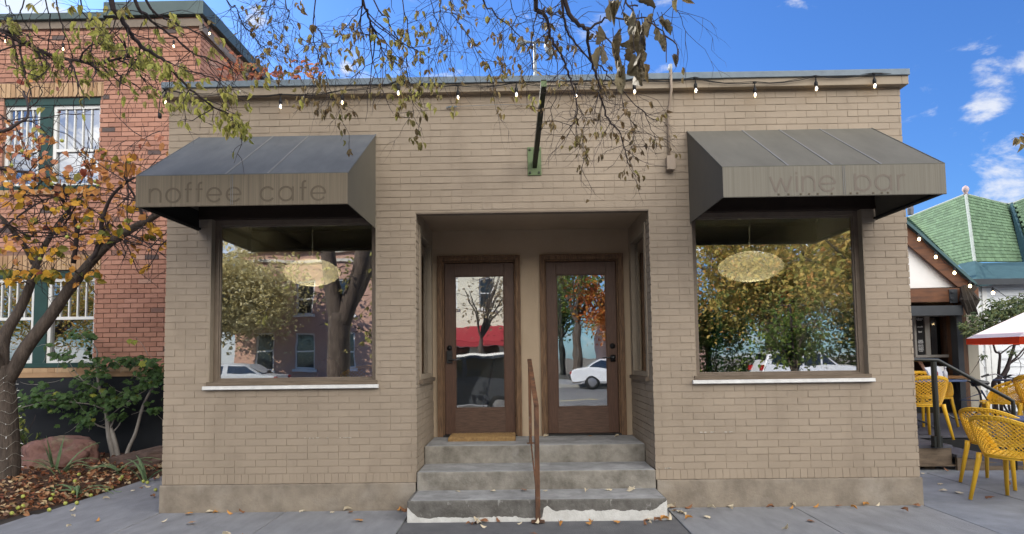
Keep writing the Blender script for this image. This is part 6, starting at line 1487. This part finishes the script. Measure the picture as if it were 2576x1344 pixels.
# ================================================================== across the street (what the panes mirror)
def mz(py, Q): return 1.49 + (898-py)*(6.25+Q)/F
def mx_(px, Q): return (px-CX)*(6.25+Q)/F + .16
m_ared = mat('sunny_red_brick', (.52,.32,.25), (.40,.24,.18), scale=6, rough=.9, stretch=(1,1,4)); m_cream = mat('cream_wall', (.72,.68,.55), (.64,.60,.48), scale=2, rough=.9)
m_pink = mat('pink_wall', (.55,.36,.33), rough=.9); m_dkwin = mat('dark_window_glass', (.02,.025,.03), rough=.08, spec=.8); m_stone = mat('pale_stone', (.62,.58,.50), rough=.8); m_awred = mat('red_awning_cloth', (.36,.035,.045), (.30,.03,.04), rough=.8)
def facade(name, label, x0, x1, y, h, depth, mw, wins, band=None):
    b = thing(name, label, 'building')
    m = MB(); m.panel(x0, x1, 0, h, wins, (0,y,0), (1,0,0), (0,1,0), .3); m.box(x0,x1,y-depth,y-depth+.3,0,h); m.box(x0,x0+.3,y-depth+.3,y-.3,0,h); m.box(x1-.3,x1,y-depth+.3,y-.3,0,h); m.build('wall', mw, b)
    m = MB(); m.box(x0+.05,x1-.05,y-depth+.05,y-.05,h-.3,h-.1); m.build('roof', m_roof, b)
    m = MB(); m.box(x0-.1,x1+.1,y-.2,y+.25,h-.02,h+.35); m.box(x0-.05,x1+.05,y+.01,y+.12,h-.6,h-.45); m.build('cornice', band or m_stone, b)
    for (a, z0, c, z1) in wins:
        m = MB(); t = .09; m.box(a,a+t,y-.2,y-.08,z0,z1); m.box(c-t,c,y-.2,y-.08,z0,z1); m.box(a+t,c-t,y-.2,y-.08,z0,z0+t); m.box(a+t,c-t,y-.2,y-.08,z1-t,z1); m.box(a+t,c-t,y-.19,y-.09,(z0+z1)/2-.04,(z0+z1)/2+.04); m.box(a-.12,c+.12,y+.002,y+.12,z0-.16,z0-.01)
        f = m.build('window', m_wtrim, b); m = MB(); m.box(a+t,c-t,y-.17,y-.15,z0+t,z1-t); m.build('pane', m_dkwin, f)
    return b
ya = -29.2
w1 = []
for x in (-14.9,-12.6,-10.3,-8.0): w1 += [(x, 4.0, x+1.05, 6.0), (x, .9, x+1.05, 3.0)]
facade('red_brick_house', 'sunlit red brick building across the street mirrored in the left shop window', -16.0, -6.0, ya, 7.6, 9, m_ared, w1)
w2 = [(x, 4.4, x+.9, 6.3) for x in (-4.6,-2.4,-.2)] + [(-5.0, .5, -3.0, 2.3), (-2.4,.2,-1.2,2.3), (-.8,.5,.9,2.3)]
cb = facade('cream_shop', 'cream walled shop with a red awning mirrored in the left glass door', -5.6, 1.9, ya-.2, 8.4, 9, m_cream, w2)
m = MB(); m.slab([(-5.3,ya+1.3,2.45),(1.6,ya+1.3,2.45),(1.6,ya-.19,3.35),(-5.3,ya-.19,3.35)], .02); m.box(-5.3,1.6,ya+1.3,ya+1.32,2.2,2.45); m.prismx([(ya+1.3,2.2),(ya-.19,2.2),(ya-.19,3.34),(ya+1.3,2.44)],-5.32,-5.3); m.prismx([(ya+1.3,2.2),(ya-.19,2.2),(ya-.19,3.34),(ya+1.3,2.44)],1.6,1.62); m.build('awning', m_awred, cb)
facade('pink_cottage', 'low pinkish house across the street mirrored in the right glass door', 7.2, 14.5, ya-14, 4.2, 8, m_pink, [(8.2,.9,9.4,2.6),(11,.9,12.2,2.6)])
def bigtree(label, x, y, h, r, stops, n, seed, trunk=.22, low=.35, cat='tree', flat=.8, lean=0, lf=(.15,.26)):
    if lf[0] == .15: n = int(n*1.6)
    rg = random.Random(seed); t = thing('street_tree_beyond' if False else 'street_tree', label, cat, loc=(0,0,0)); m = MB(); f = MB()
    top = V((x+lean, y, h*.62)); fk = V((x+lean*.4, y, h*.30))
    pts = smooth_pts([V((x,y,-.15)), V((x+.02,y,.3)), fk*.5+V((x,y,0))*.5, fk], 3); m.tube(pts, [trunk*(1.25-.5*i/(len(pts)-1)) for i in range(len(pts))], 9)
    tips = []
    for k in range(11):
        a = rg.uniform(0,2*PI); e = fk+V((math.cos(a)*r*rg.uniform(.35,.85), math.sin(a)*r*rg.uniform(.35,.85), h*rg.uniform(.18,.6)))
        ps = limb(m, [fk, fk.lerp(e,.4)+V((0,0,.25)), e], trunk*.45, .02, 6, 3); tips += ps[3:]
        for q in range(4): twig(m, ps[rg.randrange(3,len(ps))], (rg.gauss(0,1),rg.gauss(0,1),rg.gauss(.3,.6)), r*.4, .014, 1, rg, None, .02, 4, 2)
    k = 0
    while k < n:
        c = rg.choice(tips); p = c + V((rg.gauss(0,r*.24),rg.gauss(0,r*.24),rg.gauss(0,r*.2)))
        if p.z < h*low*.8: continue
        if noise.noise(p*(1.3/r*2)) < -.2: k += .3; continue
        f.leaf(p, (rg.gauss(0,1),rg.gauss(0,1),rg.gauss(-.4,.5)), (rg.gauss(0,.6),rg.gauss(0,.6),1), rg.uniform(*lf), rg.uniform(*lf)*.7, .2, min(1,max(0,rg.gauss(.5,.25)))); k += 1
    m.build('trunk', m_bark, t); f.build('crown', leafmat('leaf_'+str(seed), stops, .4), t); return t
YEL = [(0,(.42,.35,.13)),(.5,(.62,.53,.25)),(1,(.74,.67,.42))]; ORG = [(0,(.40,.08,.03)),(.5,(.52,.17,.04)),(1,(.55,.30,.06))]; AUT = [(0,(.14,.17,.04)),(.35,(.36,.33,.09)),(.7,(.60,.43,.12)),(1,(.62,.30,.10))]; GRN = [(0,(.05,.09,.02)),(.5,(.13,.20,.04)),(1,(.27,.30,.07))]; DRY = [(0,(.28,.22,.14)),(1,(.40,.32,.2))]
bigtree('yellow tree across the street mirrored at the left of the left shop window', -15.4, -25.4, 8.5, 4.0, YEL, 11000, 31, .22, .25)
bigtree('bare pale tree across the street mirrored in the left glass door', -2.0, -25.6, 8.5, 2.8, DRY, 260, 32, .16)
bigtree('orange red maple across the street mirrored in the right glass door', 6.0, -25.9, 7.5, 2.6, ORG, 6500, 33, .2, .3)
bigtree('dark bare tree across the street mirrored at the left of the right glass door', 3.2, -27.0, 11, 2.8, GRN, 900, 34, .25)
bigtree('broad autumn tree across the street mirrored over the right shop window', 13.0, -26.6, 11, 6.5, AUT, 12000, 35, .34, .20)
bigtree('tall autumn tree across the street mirrored behind the parked white estate car', 16.5, -31.5, 11, 5.5, AUT, 7000, 41, .3, .18)
bigtree('low bushy green tree across the street mirrored at the left of the right shop window', 11.0, -30.8, 6.0, 3.4, GRN, 6000, 42, .2, .08)
bigtree('low bushy green tree across the street mirrored behind the blue grey sedan', 21.5, -30.9, 6.0, 3.6, GRN, 6000, 43, .2, .08)
bigtree('dense green tree across the street mirrored at the right of the right shop window', 21.0, -27.4, 10, 5.0, AUT, 9000, 36, .3, .2)
bigtree('small leaning green tree on the near kerb mirrored low in the right shop window', 5.9, -7.4, 2.9, 1.0, GRN, 1800, 37, .07, .42, lean=.1, lf=(.07,.12))
bigtree('autumn kerb tree to the right of the camera mirrored in the right shop window', 8.6, -8.6, 8.0, 3.0, AUT, 7500, 38, .2, .42, lf=(.11,.19))
bigtree('tall olive tree across the street mirrored in the upper window of the brick building', -29.5, -26.6, 9, 6, AUT, 7000, 39, .3, .15)
hd = thing('hedge', 'long leafy hedge behind the parked cars mirrored low in the right shop window', 'hedge')
rh = random.Random(77); m = MB(); f = MB()
for k in range(26): x_ = 8.6+k*.75; m.tube([(x_,-29.2,-.1),(x_+rh.gauss(0,.1),-29.2,1.0),(x_+rh.gauss(0,.3),-29.2+rh.gauss(0,.3),2.0)], [.05,.035,.01], 5)
for k in range(5200):
    x_ = rh.uniform(8.3,28); f.leaf((x_, -29.2+rh.gauss(0,.5), abs(rh.gauss(0,1))*.9+.15+.5*noise.noise((x_*.6,0,0))), (rh.gauss(0,1),rh.gauss(0,1),rh.gauss(0,.5)), (rh.gauss(0,.5),.6,1), rh.uniform(.16,.28), .16, .2, min(1,max(0,rh.gauss(.45,.25))))
m.build('stem', m_bark, hd); f.build('foliage', leafmat('hedge_leaf', GRN, .3), hd)
bigtree('dark green tree far down the side street mirrored in the right glass door', 3.6, -45, 10, 3.6, GRN, 4500, 44, .25, .05, lf=(.2,.34))
bigtree('olive tree far behind the pinkish house mirrored in the right glass door', 9.6, -52, 10, 4.6, AUT, 4500, 45, .25, .05, lf=(.2,.34))
# parked cars
m_tyre = mat('tyre_rubber', (.015,.015,.016), rough=.85); m_rim = mat('alloy_rim', (.45,.45,.47), rough=.3, metal=.8); m_cglass = mat('car_glass', (.012,.015,.018), rough=.05, spec=.9); m_tail = mat('tail_lamp', (.35,.01,.01), rough=.25); m_headl = mat('head_lamp', (.7,.72,.74), rough=.15)
SED = [(-2.32,.38),(-2.34,.62),(-2.28,.88),(-1.62,.97),(-.95,1.40),(-.35,1.47),(.35,1.45),(1.02,.98),(1.75,.90),(2.20,.76),(2.30,.55),(2.28,.32)]
SUVP = [(-2.30,.42),(-2.34,.75),(-2.25,1.05),(-2.02,1.62),(-1.6,1.72),(.1,1.72),(.5,1.64),(1.15,1.12),(1.95,1.02),(2.28,.85),(2.34,.6),(2.30,.38)]
def car(label, x, y, z, rz, paint, prof, group=None):
    c = thing('parked_car', label, 'car', 'cars parked along the street', (x,y,z), rz)
    m = MB(); W2 = .90; n = len(prof); secs = []
    for yy, sx_, lift in ((-W2,.97,0),(-W2*.96,.99,0),(-W2*.70,1,.0),(0,1,.02),(W2*.70,1,.0),(W2*.96,.99,0),(W2,.97,0)):
        sec = []
        for px, pz in prof:
            tum = max(0, pz-.95)*.32; ys = yy*(1-tum*.62) if abs(yy) > .1 else yy
            zz = pz + (lift if pz > 1.3 else 0) - (.05 if abs(yy) >= W2*.95 and pz > .9 else 0); sec.append((px*sx_, ys, zz))
        secs.append(sec)
    vs = [p for s_ in secs for p in s_]; fs = []
    for i in range(len(secs)-1):
        for k in range(n): fs.append((i*n+k, i*n+(k+1)%n, (i+1)*n+(k+1)%n, (i+1)*n+k))
    fs += [tuple(range(n-1,-1,-1)), tuple(range((len(secs)-1)*n, len(secs)*n))]
    m.add(vs, fs, .5); o = m.build('body', paint, c, False); bev(o, .04, 3)
    roof = max(p[1] for p in prof); belt = .99 if prof is SED else 1.10
    gx = [(-1.45,-.92,-.15,-.15) , (.08,.08,.42,.92)] if prof is SED else [(-1.9,-1.75,-.55,-.55),(-.45,-.45,.25,.25),(.33,.33,.45,.98)]
    m = MB()
    for s_ in (-1,1):
        for (b0,t0,t1,b1) in gx:
            zt = roof-.13
            vsx = []
            for (xx, zz) in ((b0,belt),(b1,belt),(t1,zt),(t0,zt)):
                tum = max(0, zz-.95)*.32; vsx.append((xx, s_*(W2*.985*(1-tum*.62)+.008), zz))
            m.add(vsx+[(v[0],v[1]-s_*.03,v[2]) for v in vsx], MB.BF, .5)
    i0 = 6 if prof is SED else 6; (xa,za),(xb,zb_) = prof[6],prof[7]
    m.slab([(xa+.06,-.62,za-.03),(xa+.06,.62,za-.03),(xb-.04,.74,zb_+.03),(xb-.04,-.74,zb_+.03)], -.03)
    (xa,za),(xb,zb_) = (prof[4],prof[3]) if prof is SED else (prof[3],prof[2])
    m.slab([(xa-.05,-.62,za-.04),(xa-.05,.62,za-.04),(xb+.04,.72,zb_+.03),(xb+.04,-.72,zb_+.03)], .03)
    m.build('window', m_cglass, c)
    for wx in (-1.38,1.40):
        for s_ in (-1,1):
            m = MB(); m.lathe([(0,-.11),(.25,-.11),(.33,-.09),(.34,0),(.33,.09),(.25,.11),(0,.11)], (wx,s_*.82,.34), 20, axis='y'); w = m.build('wheel', m_tyre, c, True)
            m = MB(); m.lathe([(0,s_*.125),(.10,s_*.125),(.21,s_*.115),(.22,s_*.10)], (wx,s_*.82,.34), 14, axis='y'); m.build('rim', m_rim, w)
    for s_ in (-1,1):
        m = MB(); m.box(-2.37,-2.22,s_*.80-.11,s_*.80+.07*1,.70 if prof is SED else .85,.84 if prof is SED else 1.1); m.build('tail_lamp', m_tail, c)
        m = MB(); m.box(2.16,2.33,s_*.72-.14,s_*.72+.14,.60,.72); m.build('headlight', m_headl, c)
    m = MB(); m.box(-2.362,-2.345,-.26,.26,.62,.74); m.build('number_plate', m_rim, c)
    return c
pw = mat('white_car_paint', (.75,.76,.78), rough=.2, spec=.6); ps_ = mat('silver_car_paint', (.42,.45,.48), rough=.25, spec=.6, metal=.4); pd = mat('dark_and_shaded_car_paint', (.05,.055,.065), rough=.2, spec=.6); pb = mat('blue_grey_car_paint', (.20,.26,.34), rough=.22, spec=.6, metal=.3); pg = mat('pale_grey_car_paint', (.55,.56,.55), rough=.25, spec=.6)
car('white sedan parked across the street mirrored in the right glass door', 4.9, -22.6, -.12, R_(6), pw, SED)
car('white estate car parked across the street mirrored at the left of the right shop window', 13.2, -23.0, -.12, R_(3), pw, SUVP)
car('silver people carrier parked across the street mirrored behind the white estate car', 18.4, -22.9, -.12, R_(180), ps_, SUVP)
car('blue grey sedan across the street mirrored low at the right of the right window', 23.6, -23.0, -.12, R_(2), pb, SED)
car('pale car parked across the street mirrored low in the left shop window', -13.2, -22.8, -.12, R_(180), pg, SED)
car('dark car parked across the street mirrored at the left of the left shop window', -19.0, -22.8, -.12, R_(180), pd, SUVP)
car('pale car coloured dark for shade at the near kerb mirrored in the left glass door', -1.9, -8.2, -.12, R_(180), pd, SUVP)  # dark paint stands in for the shade on a pale car
BN = thing('metal_table', 'small black metal side table mirrored low in the right glass door', 'table')
m = MB(); m.box(1.95,2.55,-4.75,-4.35,.50,.53); m.build('tabletop', m_black, BN)
for x, y in ((1.98,-4.72),(2.52,-4.72),(1.98,-4.38),(2.52,-4.38)):
    m = MB(); m.box(x-.012,x+.012,y-.012,y+.012,.028,.50); m.build('leg', m_black, BN)
# a yellow chair and a brown coat by the left window, inside
chair(-1.78, .75, FL, R_(170), 'yellow perforated armchair standing inside behind the left shop window')
CO = thing('coat_stand', 'brown coat hung on a dark stand inside behind the left shop window', 'coat stand')
cxp = at(828, 930, .9)
m = MB(); m.tube([(cxp.x,.9,FL),(cxp.x,.9,1.52)], .015, 6); m.tube([(cxp.x-.15,.9,FL+.01),(cxp.x+.15,.9,FL+.01)], .015, 6); m.tube([(cxp.x,.75,FL+.01),(cxp.x,1.05,FL+.01)], .015, 6); m.build('stand', m_black, CO)
m = MB(); m.lathe([(.03,1.50),(.09,1.47),(.13,1.38),(.12,1.2),(.14,1.02),(.15,.95),(.0,.95)], (cxp.x,.9,0), 11); m.build('coat', mat('brown_cloth', (.10,.055,.04), rough=.9), CO)
